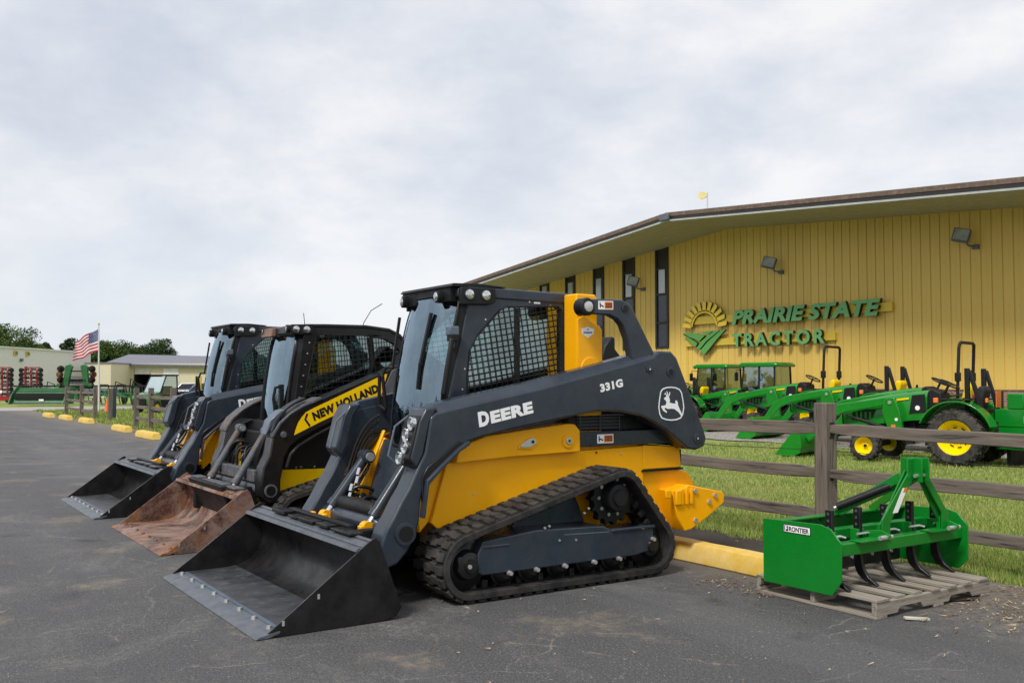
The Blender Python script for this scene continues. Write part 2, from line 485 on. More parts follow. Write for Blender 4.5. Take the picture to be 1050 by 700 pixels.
# ------------------------------------------------------------------ sky and light
w = bpy.data.worlds.new('World'); scene.world = w; w.use_nodes = True
nt = w.node_tree; nt.nodes.clear()
out = nt.nodes.new('ShaderNodeOutputWorld')
sky = nt.nodes.new('ShaderNodeTexSky'); sky.sky_type = 'NISHITA'; sky.sun_disc = False
SUN_EL, SUN_AZ = R(48), R(-25)      # azimuth measured from +Y towards +X ; behind-left of the camera
SUN_DIR = Vector((.35, -.75, .95)).normalized()
sky.sun_elevation = math.asin(SUN_DIR.z); sky.sun_rotation = math.atan2(SUN_DIR.x, SUN_DIR.y)
bg1 = nt.nodes.new('ShaderNodeBackground'); bg1.inputs[1].default_value = .10; nt.links.new(sky.outputs[0], bg1.inputs[0])
tc = nt.nodes.new('ShaderNodeTexCoord'); sep = nt.nodes.new('ShaderNodeSeparateXYZ'); nt.links.new(tc.outputs['Generated'], sep.inputs[0])
zz = math_n(nt, 'ADD', math_n(nt, 'MAXIMUM', sep.outputs[2], 0), .24)
cmb = nt.nodes.new('ShaderNodeCombineXYZ')
nt.links.new(math_n(nt, 'DIVIDE', sep.outputs[0], zz), cmb.inputs[0]); nt.links.new(math_n(nt, 'DIVIDE', sep.outputs[1], zz), cmb.inputs[1])
mps = nt.nodes.new('ShaderNodeMapping'); mps.inputs['Scale'].default_value = (1, 1, 2.1); nt.links.new(tc.outputs['Generated'], mps.inputs[0])
n1 = noise(nt, 3.1, 8, .55, vec=mps.outputs[0], dist=.15); n2 = noise(nt, 1.5, 3, .5, vec=mps.outputs[0]); n3 = noise(nt, 8.5, 9, .62, vec=mps.outputs[0], dist=.2)
mixn = math_n(nt, 'ADD', math_n(nt, 'ADD', math_n(nt, 'MULTIPLY', n1, .46), math_n(nt, 'MULTIPLY', n2, .28)), math_n(nt, 'MULTIPLY', n3, .26))
cr = ramp(nt, mixn, [(.36, (.52, .56, .635)), (.44, (.60, .63, .69)), (.505, (.68, .695, .735)), (.575, (.79, .783, .788))])
# paler and bluer towards the horizon
hz = ramp(nt, sep.outputs[2], [(0, 1), (.22, 0)])
cr = mix_rgb(nt, math_n(nt, 'MULTIPLY', hz, .45), cr, (.66, .71, .77))
bg2 = nt.nodes.new('ShaderNodeBackground'); bg2.inputs[1].default_value = 1.0; nt.links.new(cr, bg2.inputs[0])
mx = nt.nodes.new('ShaderNodeMixShader'); mx.inputs[0].default_value = .93
nt.links.new(bg1.outputs[0], mx.inputs[1]); nt.links.new(bg2.outputs[0], mx.inputs[2]); nt.links.new(mx.outputs[0], out.inputs[0])
sl = bpy.data.lights.new('sun', 'SUN'); sl.energy = 2.4; sl.angle = R(12); sl.color = (1, .965, .91)
so = bpy.data.objects.new('sun', sl); COL.objects.link(so); so.rotation_euler = SUN_DIR.to_track_quat('Z', 'Y').to_euler()
vs_ = scene.view_settings; vs_.view_transform = 'Standard'; vs_.look = 'None'; vs_.exposure = 0.30; vs_.gamma = 1
scene.cycles.max_bounces = 8; scene.cycles.transparent_max_bounces = 16
scene.cycles.use_denoising = True

# ------------------------------------------------------------------ ground
def make_asphalt():
    m, nt, b, out = _nt('asphalt')
    tc = nt.nodes.new('ShaderNodeTexCoord'); ob = tc.outputs['Object']
    fine = noise(nt, 62, 5, .9, vec=ob); mid = noise(nt, 38, 5, .7, vec=ob); big = noise(nt, .45, 5, .6, vec=ob)
    c = mix_rgb(nt, ramp(nt, fine, [(.36, 0), (.64, 1)]), (.009, .009, .010), (.128, .127, .128))
    c = mix_rgb(nt, ramp(nt, big, [(.35, .0), (.7, .42)]), c, (.075, .074, .077))
    # paler grey streaks running across the lot
    mp = nt.nodes.new('ShaderNodeMapping'); mp.inputs['Scale'].default_value = (.06, .8, 1); nt.links.new(ob, mp.inputs[0])
    st = noise(nt, 1, 5, .6, vec=mp.outputs[0])
    c = mix_rgb(nt, ramp(nt, st, [(.48, 0), (.62, .42)]), c, (.125, .123, .128))
    # pale aggregate speckles of uneven size
    patch = ramp(nt, noise(nt, 1.1, 5, .65, vec=ob), [(.36, .25), (.60, 1)])
    for sc_, lo, col_, wt in ((95, .64, (.40, .38, .33), .9), (48, .69, (.50, .46, .38), .8), (30, .72, (.34, .31, .25), .7)):
        sp = ramp(nt, noise(nt, sc_, 2, .5, vec=ob), [(lo, 0), (lo+.05, 1)])
        c = mix_rgb(nt, math_n(nt, 'MULTIPLY', math_n(nt, 'MULTIPLY', sp, patch), wt), c, col_)
    # thin dried-out scratches and hairline cracks
    for sc, th_, wgt, cc in ((.9, .004, .6, (.30, .28, .24)), (1.9, .008, .55, (.28, .25, .20))):
        nn = noise(nt, 1.7, 6, .6, vec=ob, out=1)
        vm = nt.nodes.new('ShaderNodeVectorMath'); vm.operation = 'MULTIPLY_ADD'; nt.links.new(nn, vm.inputs[0]); vm.inputs[1].default_value = (.5, .5, 0); nt.links.new(ob, vm.inputs[2])
        v2 = nt.nodes.new('ShaderNodeTexVoronoi'); v2.feature = 'DISTANCE_TO_EDGE'; v2.inputs['Scale'].default_value = sc*.55; nt.links.new(vm.outputs[0], v2.inputs[0])
        e = ramp(nt, v2.outputs['Distance'], [(th_*.4, 1), (th_, 0)])
        msk = ramp(nt, noise(nt, sc*1.1, 6, .7, vec=ob), [(.50, 0), (.60, 1)])
        c = mix_rgb(nt, math_n(nt, 'MULTIPLY', math_n(nt, 'MULTIPLY', e, msk), wgt), c, cc)
    # worn paler drifts and darker oily patches
    c = mix_rgb(nt, math_n(nt, 'MULTIPLY', ramp(nt, noise(nt, .75, 8, .72, vec=ob, dist=.8), [(.52, 0), (.66, 1)]), ramp(nt, noise(nt, 22, 6, .8, vec=ob), [(.40, 0), (.62, .55)])), c, (.26, .245, .22))
    c = mix_rgb(nt, ramp(nt, noise(nt, 1.4, 6, .6, vec=ob), [(.62, 0), (.72, .6)]), c, (.016, .016, .018))
    # sandy stains
    stn = math_n(nt, 'MULTIPLY', ramp(nt, noise(nt, .9, 8, .7, vec=ob), [(.56, 0), (.66, 1)]), ramp(nt, noise(nt, 14, 5, .7, vec=ob), [(.4, .15), (.60, .9)]))
    c = mix_rgb(nt, math_n(nt, 'MULTIPLY', stn, .6), c, (.30, .24, .16))
    # dust washed against the lawn edge
    sx = nt.nodes.new('ShaderNodeSeparateXYZ'); nt.links.new(ob, sx.inputs[0])
    edge = nt.nodes.new('ShaderNodeMapRange'); nt.links.new(math_n(nt, 'ADD', sx.outputs[1], math_n(nt, 'MULTIPLY', noise(nt, 1.5, 5, .7, vec=ob), 1.2)), edge.inputs[0])
    edge.inputs[1].default_value = 5.9; edge.inputs[2].default_value = 7.4
    e2 = math_n(nt, 'MULTIPLY', edge.outputs[0], ramp(nt, noise(nt, 20, 6, .75, vec=ob), [(.38, .15), (.62, .95)]))
    c = mix_rgb(nt, e2, c, (.22, .18, .13))
    nt.links.new(c, b.inputs['Base Color'])
    nt.links.new(ramp(nt, mid, [(.3, .62), (.7, .88)]), b.inputs['Roughness'])
    bump(nt, b, math_n(nt, 'ADD', fine, math_n(nt, 'MULTIPLY', mid, .6)), .8, .006)
    return m
def make_grass():
    m, nt, b, out = _nt('lawn')
    tc = nt.nodes.new('ShaderNodeTexCoord'); ob = tc.outputs['Object']
    n1 = noise(nt, .55, 6, .65, vec=ob); n2 = noise(nt, 30, 6, .75, vec=ob); n3 = noise(nt, 3.2, 5, .65, vec=ob)
    c = mix_rgb(nt, ramp(nt, n2, [(.3, 0), (.7, 1)]), (.12, .18, .03), (.28, .34, .08))
    c = mix_rgb(nt, ramp(nt, n1, [(.42, 0), (.66, .7)]), c, (.34, .33, .12))
    c = mix_rgb(nt, ramp(nt, n3, [(.5, 0), (.72, .5)]), c, (.15, .24, .045))
    nt.links.new(c, b.inputs['Base Color']); b.inputs['Roughness'].default_value = .95
    bump(nt, b, n2, 1, .03)
    return m
def make_gravel():
    m, nt, b, out = _nt('gravel')
    tc = nt.nodes.new('ShaderNodeTexCoord'); ob = tc.outputs['Object']
    vo = nt.nodes.new('ShaderNodeTexVoronoi'); vo.inputs['Scale'].default_value = 22; nt.links.new(ob, vo.inputs[0])
    sc = nt.nodes.new('ShaderNodeSeparateColor'); nt.links.new(vo.outputs['Color'], sc.inputs[0])
    c = mix_rgb(nt, sc.outputs[0], (.26, .24, .21), (.56, .53, .48))
    c = mix_rgb(nt, ramp(nt, vo.outputs['Distance'], [(.3, 0), (.6, .7)]), c, (.14, .13, .11))
    nt.links.new(c, b.inputs['Base Color']); b.inputs['Roughness'].default_value = .9
    bump(nt, b, vo.outputs['Distance'], 1, .02)
    return m
def make_mulch():
    m, nt, b, out = _nt('mulch')
    c = mix_rgb(nt, ramp(nt, noise(nt, 45, 6, .8), [(.35, 0), (.7, 1)]), (.022, .017, .013), (.12, .095, .07))
    nt.links.new(c, b.inputs['Base Color']); b.inputs['Roughness'].default_value = .95
    bump(nt, b, noise(nt, 40, 6, .8), 1, .03)
    return m
def make_concrete():
    m, nt, b, out = _nt('pale_drive')
    c = mix_rgb(nt, noise(nt, 1.2, 7, .65), (.26, .25, .22), (.42, .40, .36))
    nt.links.new(c, b.inputs['Base Color']); b.inputs['Roughness'].default_value = .9
    return m
M['asphalt'] = make_asphalt(); M['lawn'] = make_grass(); M['gravel'] = make_gravel(); M['mulch'] = make_mulch(); M['drive'] = make_concrete()

def sheet(name, pts, z, m):
    o = MB().add([(x, y, z) for x, y in pts], [tuple(range(len(pts)))]).build(name, m, angle=0)
    o['kind'] = 'structure'; return o
def wavy(p0, p1, amp, n, seed=0):
    rnd = random.Random(seed); out = []
    d = Vector(p1)-Vector(p0); nn = Vector((-d.y, d.x)).normalized()
    a = 0
    for i in range(n+1):
        a = a*.6+rnd.uniform(-amp, amp); q = Vector(p0)+d*i/n+nn*a; out.append((q.x, q.y))
    return out
sheet('ground', [(-900, -700), (700, -700), (700, 900), (-900, 900)], -.02, 'lawn')
edge = wavy((14, 7.05), (-57, 7.05), .05, 260, 3)
sheet('parking_lot', [(-57, -120), (60, -120), (60, 7.05)]+edge, 0, 'asphalt')
sheet('concrete_drive', [(-64, -120), (-57, -120), (-57, 14), (-64, 14)], .004, 'drive')
sheet('gravel_yard', [(30, 30)]+wavy((30, 18.7), (-26, 18.7), .18, 160, 5)+[(-30, 20), (-45, 22), (-45, 30)], .004, 'gravel')
# ------------------------------------------------------------------ track loaders
MB.ORG = Vector((0, 4.2, 0))
MID = -6.575      # centre line of the nearest loader

def make_track(root, sx, circles, xo, xi, hub, idlers, rollers, lug_pat=0):
    """one rubber track with its undercarriage; xo outer, xi inner half positions, sx side"""
    pts = []
    for (cy, cz, r) in circles: pts += [(cy+r*math.cos(2*PI*i/48), cz+r*math.sin(2*PI*i/48)) for i in range(48)]
    loop = resample(hull([(round(a, 5), round(b, 5)) for a, b in pts]), .03); n = len(loop)
    nr = []
    for i in range(n):
        a = loop[i-1]; b = loop[(i+1) % n]; t = Vector((b[0]-a[0], b[1]-a[1])).normalized(); nr.append(Vector((t.y, -t.x)))
    th = .045; mb = MB(); vs = []
    for (x, dd) in ((xi, .028), (xo, .028), (xo, .028+th), (xi, .028+th)):
        vs += [(x, loop[i][0]-nr[i].x*dd, loop[i][1]-nr[i].y*dd) for i in range(n)]
    fs = []
    for k in range(4):
        a = k*n; c = ((k+1) % 4)*n
        fs += [(a+i, a+(i+1) % n, c+(i+1) % n, c+i) for i in range(n)]
    mb.add(vs, fs)
    # guide lugs inside
    g = resample(loop, .095)
    def frame(loop2, i):
        m_ = len(loop2); a = loop2[i-1]; b = loop2[(i+1) % m_]; t = Vector((b[0]-a[0], b[1]-a[1])).normalized(); return t, Vector((t.y, -t.x))
    xm = (xo+xi)/2
    for i in range(len(g)):
        t, q = frame(g, i); c = Vector(g[i])-q*(.028+th+.025)
        m3 = Matrix(((1, 0, 0), (0, t.x, q.x), (0, t.y, q.y)))
        mb.obox((xm-.05, c.x, c.y), (.035, .045, .055), m3); mb.obox((xm+.05, c.x, c.y), (.035, .045, .055), m3)
    mb.mi = 1; wd = xo-xi-.02
    for i in range(len(g)):
        t, q = frame(g, i)
        m3 = Matrix(((1, 0, 0), (0, t.x, q.x), (0, t.y, q.y)))
        for k, (fr, w_, dy) in enumerate(((.10, .20, .007), (.30, .20, -.009), (.50, .20, .007), (.70, .20, -.009), (.90, .20, .007))):
            c = Vector(g[i])-q*.018+t*dy
            mb.obox((xi+wd*fr, c.x, c.y), (wd*w_+.002, .060, .024), m3)
    tr = mb.flip(sx).build('track_belt', ['rubber', 'worn_rubber'], root, angle=40, bevel=.004)
    # undercarriage beam
    y0, y1 = circles[0][0], circles[-1][0]
    f = MB(); xf = xo-.03
    f.prism([(y0+.06, .33), (y0+.06, .20), (y0+.10, .18), (y0+1.45, .18), (y0+1.60, .20), (y0+1.66, .26), (y0+1.66, .38), (y0+1.24, .39), (y0+1.16, .43), (y0+.55, .45), (y0+.10, .41)], xi+.08, xf)
    f.box(xf-.02, xf+.012, y0+1.24, y0+1.67, .375, .40)
    f.prism([(y0+.5, .44), (y0+1.18, .43), (y0+1.05, .72), (y0+.75, .62), (y0+.62, .60)], xi+.02, xi+.12)
    f.flip(sx).build('track_frame', 'slate', root, bevel=.008)
    a = MB(); a.box(xf-.07, xf-.01, y0-.09, y0+.08, .22, .32); a.box(xf-.01, xf+.004, y0+.1, y0+.32, .36, .38)
    a.flip(sx).build('tension_arm', 'slate', root, bevel=.006)
    for (cy, cz, r) in idlers:
        mb = MB()
        mb.lathe([(.03, -.15), (r*.55, -.15), (r*.62, -.13), (r*.85, -.12), (r, -.13), (r, -.05), (r*.82, -.04), (r*.6, -.02), (r*.5, .03), (.05, .04), (.045, .06), (.001, .06)], (xo-.07, cy, cz), 'x', 28)
        mb.flip(sx).build('idler_wheel', 'black', root, angle=30)
    for cy in rollers:
        mb = MB(); r = .105
        mb.lathe([(.03, -.16), (r, -.15), (r, -.05), (r*.85, -.045), (r*.7, -.02), (r*.45, 0), (.001, .0)], (xo-.06, cy, .178), 'x', 22)
        mb.flip(sx).build('roller', 'black', root, angle=30)
    b = MB()
    for (cy, cz) in [(idlers[0][0]-.02, idlers[0][1]+.0)]+[(c_, .175) for c_ in rollers]+[(idlers[1][0]+.0, .29)]:
        b.cyl((xf-.01, cy, cz), (xf+.028, cy, cz), .019, .015, 10)
    for (cy, cz) in ((y0+.75, .36), (y0+.9, .35), (y0+.62, .46), (y0+.66, .47), (y0+.98, .54), (y0+1.02, .57)):
        b.cyl((xf-.005, cy, cz), (xf+.006, cy, cz), .009, n=8)
    b.flip(sx).split('bolt', 'bolt', root)
    # drive sprocket
    cy, cz, r = hub; s_ = MB(); nteeth = 15
    teeth = []
    for i in range(nteeth):
        for da, rr in ((0, r*.86), (.25, r*.88), (.4, r), (.6, r), (.75, r*.88)):
            a_ = 2*PI*(i+da)/nteeth; teeth.append((cy+rr*math.cos(a_), cz+rr*math.sin(a_)))
    s_.prism(teeth, xo-.19, xo-.13)
    s_.lathe([(r*.72, -.18), (r*.72, -.1), (r*.55, -.09), (r*.5, -.02), (r*.46, -.005), (r*.3, 0), (r*.28, .02), (.001, .02)], (xo-.05, cy, cz), 'x', 30)
    s_.flip(sx).build('drive_sprocket', 'plastic', root, angle=30)
    b = MB()
    for i in range(10):
        a_ = 2*PI*i/10; yy = cy+r*.64*math.cos(a_); zz_ = cz+r*.64*math.sin(a_)
        b.cyl((xo-.15, yy, zz_), (xo-.125, yy, zz_), .014, n=8)
    b.flip(sx).split('sprocket_bolt', 'bolt', root)
    return tr

def make_bucket(root, xw, y0, z, body, floor, edge, dirty=False):
    """y0 cutting edge position; built shut with two side plates"""
    W = xw; t = .012
    prof = [(y0+.07, .030), (y0+.45, .034), (y0+.56, .045), (y0+.66, .085), (y0+.735, .16), (y0+.765, .26), (y0+.75, .36), (y0+.70, .44), (y0+.66, .475)]
    outer = [(y+.016, zz_-.018 if i < 3 else zz_-.008) for i, (y, zz_) in enumerate(prof)]
    sh = MB(); sh.prism(prof+outer[::-1], -W+t, W-t)
    # closed box section behind the shell
    sh.prism([(y0+.73, .50), (y0+.93, .075), (y0+.90, .02), (y0+.62, .01), (y0+.785, .14), (y0+.81, .26), (y0+.79, .38), (y0+.70, .47)], -W+t, W-t)
    bk = sh.build('bucket', body, root, angle=30, bevel=0)
    fp = MB(); fp.prism([(y0+.125, .036), (y0+.45, .038), (y0+.54, .047), (y0+.54, .042), (y0+.45, .033), (y0+.125, .031)], -W+t+.01, W-t-.01); fp.build('floor_plate', floor, bk, angle=30)
    sp = MB()
    side = [(y0+.055, .032), (y0+.70, .505), (y0+.745, .530), (y0+.775, .50), (y0+.93, .075), (y0+.90, .030), (y0+.80, .002), (y0+.12, .002)]
    for s_ in (-1, 1): sp.prism(side, s_*(W-t), s_*W)
    sp.split('side_plate', body, bk, bevel=.003)
    tp = MB()
    tp.prism([(y0+.625, .455), (y0+.655, .468), (y0+.76, .505), (y0+.78, .495), (y0+.76, .48), (y0+.65, .44)], -W+t+.002, W-t-.002)
    tp.prism([(y0+.615, .447), (y0+.635, .447), (y0+.648, .472), (y0+.628, .472)], -W+t+.003, W-t-.003)
    tp.build('top_lip', edge, bk, bevel=.003)
    st = MB()
    for xx, ww in ((-.55, .13), (-.25, .09), (.0, .14), (.30, .10), (.62, .16)):
        st.box(xx-ww, xx+ww, y0+.70, y0+.80, .502, .522+.006*math.sin(xx*9))
    st.split('step_plate', 'black' if not dirty else 'worn_grey', bk, bevel=.004)
    ce = MB(); ce.prism([(y0-.02, .004), (y0+.0, .018), (y0+.13, .040), (y0+.13, .024), (y0+.06, .004)], -W-.002, W+.002)
    ce.build('cutting_edge', edge, bk, bevel=.002)
    bo = MB()
    for i in range(8):
        xx = -W+.11+(2*W-.22)*i/7
        bo.cyl((xx, y0+.10, .030), (xx, y0+.10, .052), .018, .015, 8)
    bo.split('edge_bolt', 'bolt' if not dirty else 'rust', bk)
    if not dirty:
        b2 = MB(); b2.bar((-W+.08, y0+.135, .042), (W-.08, y0+.135, .042), .03, .006)
        b2.build('wear_strip', 'slate_dusty', bk)
    hk = MB()
    for xs in (W-.004, -W-.004):
        hk.box(xs, xs+.008, y0+.14, y0+.155, .065, .095); hk.box(xs, xs+.008, y0+.36, y0+.375, .195, .225)
    hk.split('drain_rivet', 'bolt', bk)
    return bk

def bez(c, n=12):
    c = [Vector(q) for q in c]
    return [c[0]*(1-t)**3+c[1]*3*t*(1-t)**2+c[2]*3*t*t*(1-t)+c[3]*t**3 for t in [i/n for i in range(n+1)]]

def cylinder(root, p0, p1, r, rod=.16, mt='slate', caps='black', ends=None):
    """hydraulic cylinder: barrel from p0, polished rod to p1"""
    p0 = Vector(p0); p1 = Vector(p1); d = p1-p0; q = p0+d*(1-rod)
    mb = MB(); mb.cyl(p0, q, r, n=18); mb.cyl(q-d.normalized()*.045, q+d.normalized()*.008, r*1.16, n=18)
    mb.cyl(p0-d.normalized()*.01, p0+d.normalized()*.04, r*1.1, n=18)
    mb.cyl(p0+Vector((-.06, 0, 0)), p0+Vector((.06, 0, 0)), r*1.25, n=18)
    c = mb.build('hydraulic_cylinder', mt, root, angle=35, bevel=.003)
    rd = MB(); rd.cyl(q, p1, r*.55, n=14); rd.build('rod', 'chrome', c)
    ey = MB(); ey.cyl(p1+Vector((-.035, 0, 0)), p1+Vector((.035, 0, 0)), r*1.1, n=14); ey.build('rod_eye', ends or 'yellow', c)
    pn = MB(); pn.cyl(p0+Vector((.06, 0, 0)), p0+Vector((.085, 0, 0)), r*.8, n=14); pn.build('pin', 'bolt', c)
    hs = MB(); side = Vector((.0, 0, 0))+Vector((0, .5, -.2)).normalized()*(r+.018)
    hs.tube([p0+d*.08+side, p0+d*.3+side*1.25, p0+d*.55+side*1.1, p0+d*.78+side], .011, 8)
    hs.tube([p0+d*.15+side+Vector((.03, 0, 0)), p0+d*.4+side*1.2+Vector((.035, 0, 0)), p0+d*.74+side+Vector((.02, 0, 0))], .009, 8)
    hs.split('hose', 'hose', c)
    return c

def place_poly_text(mb, body, p_bl, p_br, height, x, nominal=1.0, offset=.02, shear=0, spacing=1.0, ext=.0012):
    """lay text on a +x facing surface; p_bl/p_br = (y,z) of the baseline ends, height of capitals"""
    vs, fs = text_geo(body, 1, ext, offset, shear, spacing)
    x0 = min(v[0] for v in vs); x1 = max(v[0] for v in vs); y0 = min(v[1] for v in vs); y1 = max(v[1] for v in vs)
    L = math.dist(p_bl, p_br); dy, dz = (p_br[0]-p_bl[0])/L, (p_br[1]-p_bl[1])/L
    k = height/(y1-y0)
    vs2 = [((v[0]-x0)/(x1-x0)*L, (v[1]-y0)*k, v[2]) for v in vs]
    place_text(mb, vs2, fs, (x, p_bl[0], p_bl[1]), (0, dy, dz), (0, -dz*.9, 1))

ARM = [(3.12, 1.20), (3.13, 1.265), (3.17, 1.295), (3.42, 1.345), (4.02, 1.455), (4.62, 1.585), (5.13, 1.70), (5.20, 1.75), (5.33, 1.75), (5.39, 1.70), (5.69, 1.11), (5.715, 1.04),
       (5.69, .975), (5.60, .95), (5.50, .965), (5.27, 1.12), (5.13, 1.19), (5.02, 1.235), (4.79, 1.275), (4.56, 1.28), (4.36, 1.25), (3.88, 1.18), (3.54, 1.12), (3.41, 1.085),
       (3.35, 1.03), (3.23, .935), (3.13, .87), (3.08, .80), (3.06, .71), (3.05, .58), (3.02, .48), (2.96, .38), (2.89, .31), (2.81, .285), (2.75, .31), (2.75, .40), (2.80, .53),
       (2.86, .62), (2.91, .71), (2.97, .80), (3.04, .94), (3.09, 1.03)]
DEER = [(5.246, 1.377), (5.266, 1.385), (5.276, 1.397), (5.292, 1.392), (5.302, 1.375), (5.308, 1.356), (5.302, 1.34), (5.335, 1.333), (5.37, 1.33), (5.367, 1.352), (5.378, 1.357), (5.393, 1.342), (5.395, 1.318), (5.411, 1.29), (5.434, 1.252), (5.438, 1.235), (5.427, 1.233), (5.404, 1.258), (5.373, 1.278), (5.353, 1.288), (5.318, 1.291), (5.285, 1.289), (5.262, 1.297), (5.250, 1.297), (5.249, 1.289), (5.276, 1.267), (5.271, 1.258), (5.235, 1.275), (5.214, 1.305), (5.219, 1.315), (5.245, 1.317), (5.265, 1.321), (5.272, 1.341), (5.262, 1.358), (5.247, 1.365)]

def deer_emblem(arm, x):
    # shield-like rounded frame: white border, dark field, leaping deer
    def shape(k):
        c = (5.322, 1.331); pts = []
        for (a, b) in ((-.115, .095), (-.095, .118), (-.05, .132), (0, .136), (.05, .132), (.095, .118), (.118, .09), (.135, .02), (.142, -.03), (.130, -.085), (.105, -.118), (.055, -.132), (0, -.136), (-.055, -.132), (-.105, -.118), (-.128, -.085), (-.138, -.03), (-.130, .03)):
            pts.append((c[0]+a*k, c[1]+b*k-.02*a))
        return pts
    mb = MB(); mb.prism(shape(1.0), x, x+.0016, holes=[shape(.93)])
    mb.prism(DEER, x, x+.0020)
    for poly in ([(5.268, 1.392), (5.262, 1.408), (5.257, 1.420), (5.262, 1.421), (5.270, 1.406), (5.276, 1.396)],
                 [(5.280, 1.397), (5.279, 1.412), (5.272, 1.430), (5.278, 1.431), (5.287, 1.414), (5.290, 1.396)],
                 [(5.290, 1.395), (5.300, 1.404), (5.304, 1.424), (5.310, 1.424), (5.309, 1.402), (5.296, 1.388)],
                 [(5.262, 1.405), (5.248, 1.406), (5.247, 1.411), (5.261, 1.411)]):
        mb.prism(poly, x, x+.0020)
    mb.build('deer_emblem', 'white', arm, angle=0)

def warning_sticker(root, x, y0, y1, z0, z1, slope=0):
    mb = MB()
    h = z1-z0; L = y1-y0
    mb.prism([(y0, z0), (y1, z0+slope), (y1, z1+slope), (y0, z1)], x, x+.0012)
    mb.mi = 1; m_ = .10*h
    mb.prism([(y0+L*.42, z0+m_+slope*.4), (y1-m_, z0+m_+slope), (y1-m_, z1-m_+slope), (y0+L*.42, z1-m_+slope*.4)], x+.0005, x+.0018)
    mb.mi = 2
    mb.prism([(y0+L*.10, z0+h*.2), (y0+L*.16, z0+h*.2), (y0+L*.14, z0+h*.85), (y0+L*.08, z0+h*.85)], x+.0006, x+.0020)
    mb.prism([(y0+L*.14, z0+h*.45), (y0+L*.36, z0+h*.25), (y0+L*.36, z0+h*.42), (y0+L*.16, z0+h*.6)], x+.0006, x+.0021)
    for k in (.25, .45, .66): mb.prism([(y0+L*.48, z0+h*k), (y1-L*.08, z0+h*k+slope), (y1-L*.08, z0+h*(k+.12)+slope), (y0+L*.48, z0+h*(k+.12))], x+.0010, x+.0026)
    mb.build('warning_label', ['white', 'orange', 'plastic'], root, angle=0)

def seat_and_controls(root, y=4.1, x=0, belt=True):
    s = MB(); s.prism([(y-.22, .78), (y+.25, .74), (y+.27, .86), (y-.2, .92), (y-.25, .88)], x-.24, x+.24)
    st = s.build('seat', 'seat_black', root, bevel=.03)
    s = MB(); s.prism([(y+.18, .86), (y+.30, .84), (y+.40, 1.50), (y+.36, 1.58), (y+.26, 1.55), (y+.17, 1.2)], x-.23, x+.23); s.build('backrest', 'seat_black', st, bevel=.04)
    s = MB()
    for sx in (-1, 1):
        s.box(x+sx*.27, x+sx*.42, y-.3, y+.25, .6, 1.03); s.cyl((x+sx*.34, y-.25, 1.02), (x+sx*.34, y-.28, 1.22), .022); s.ball((x+sx*.34, y-.285, 1.24), .035, 6)
    s.build('armrest_console', 'plastic', root, bevel=.015)
    if belt:
        s = MB(); s.box(x+.06, x+.14, y+.12, y+.16, 1.15, 1.55); s.box(x-.26, x+.24, y+.1, y+.14, .93, .97); s.build('seat_belt', 'red', st)

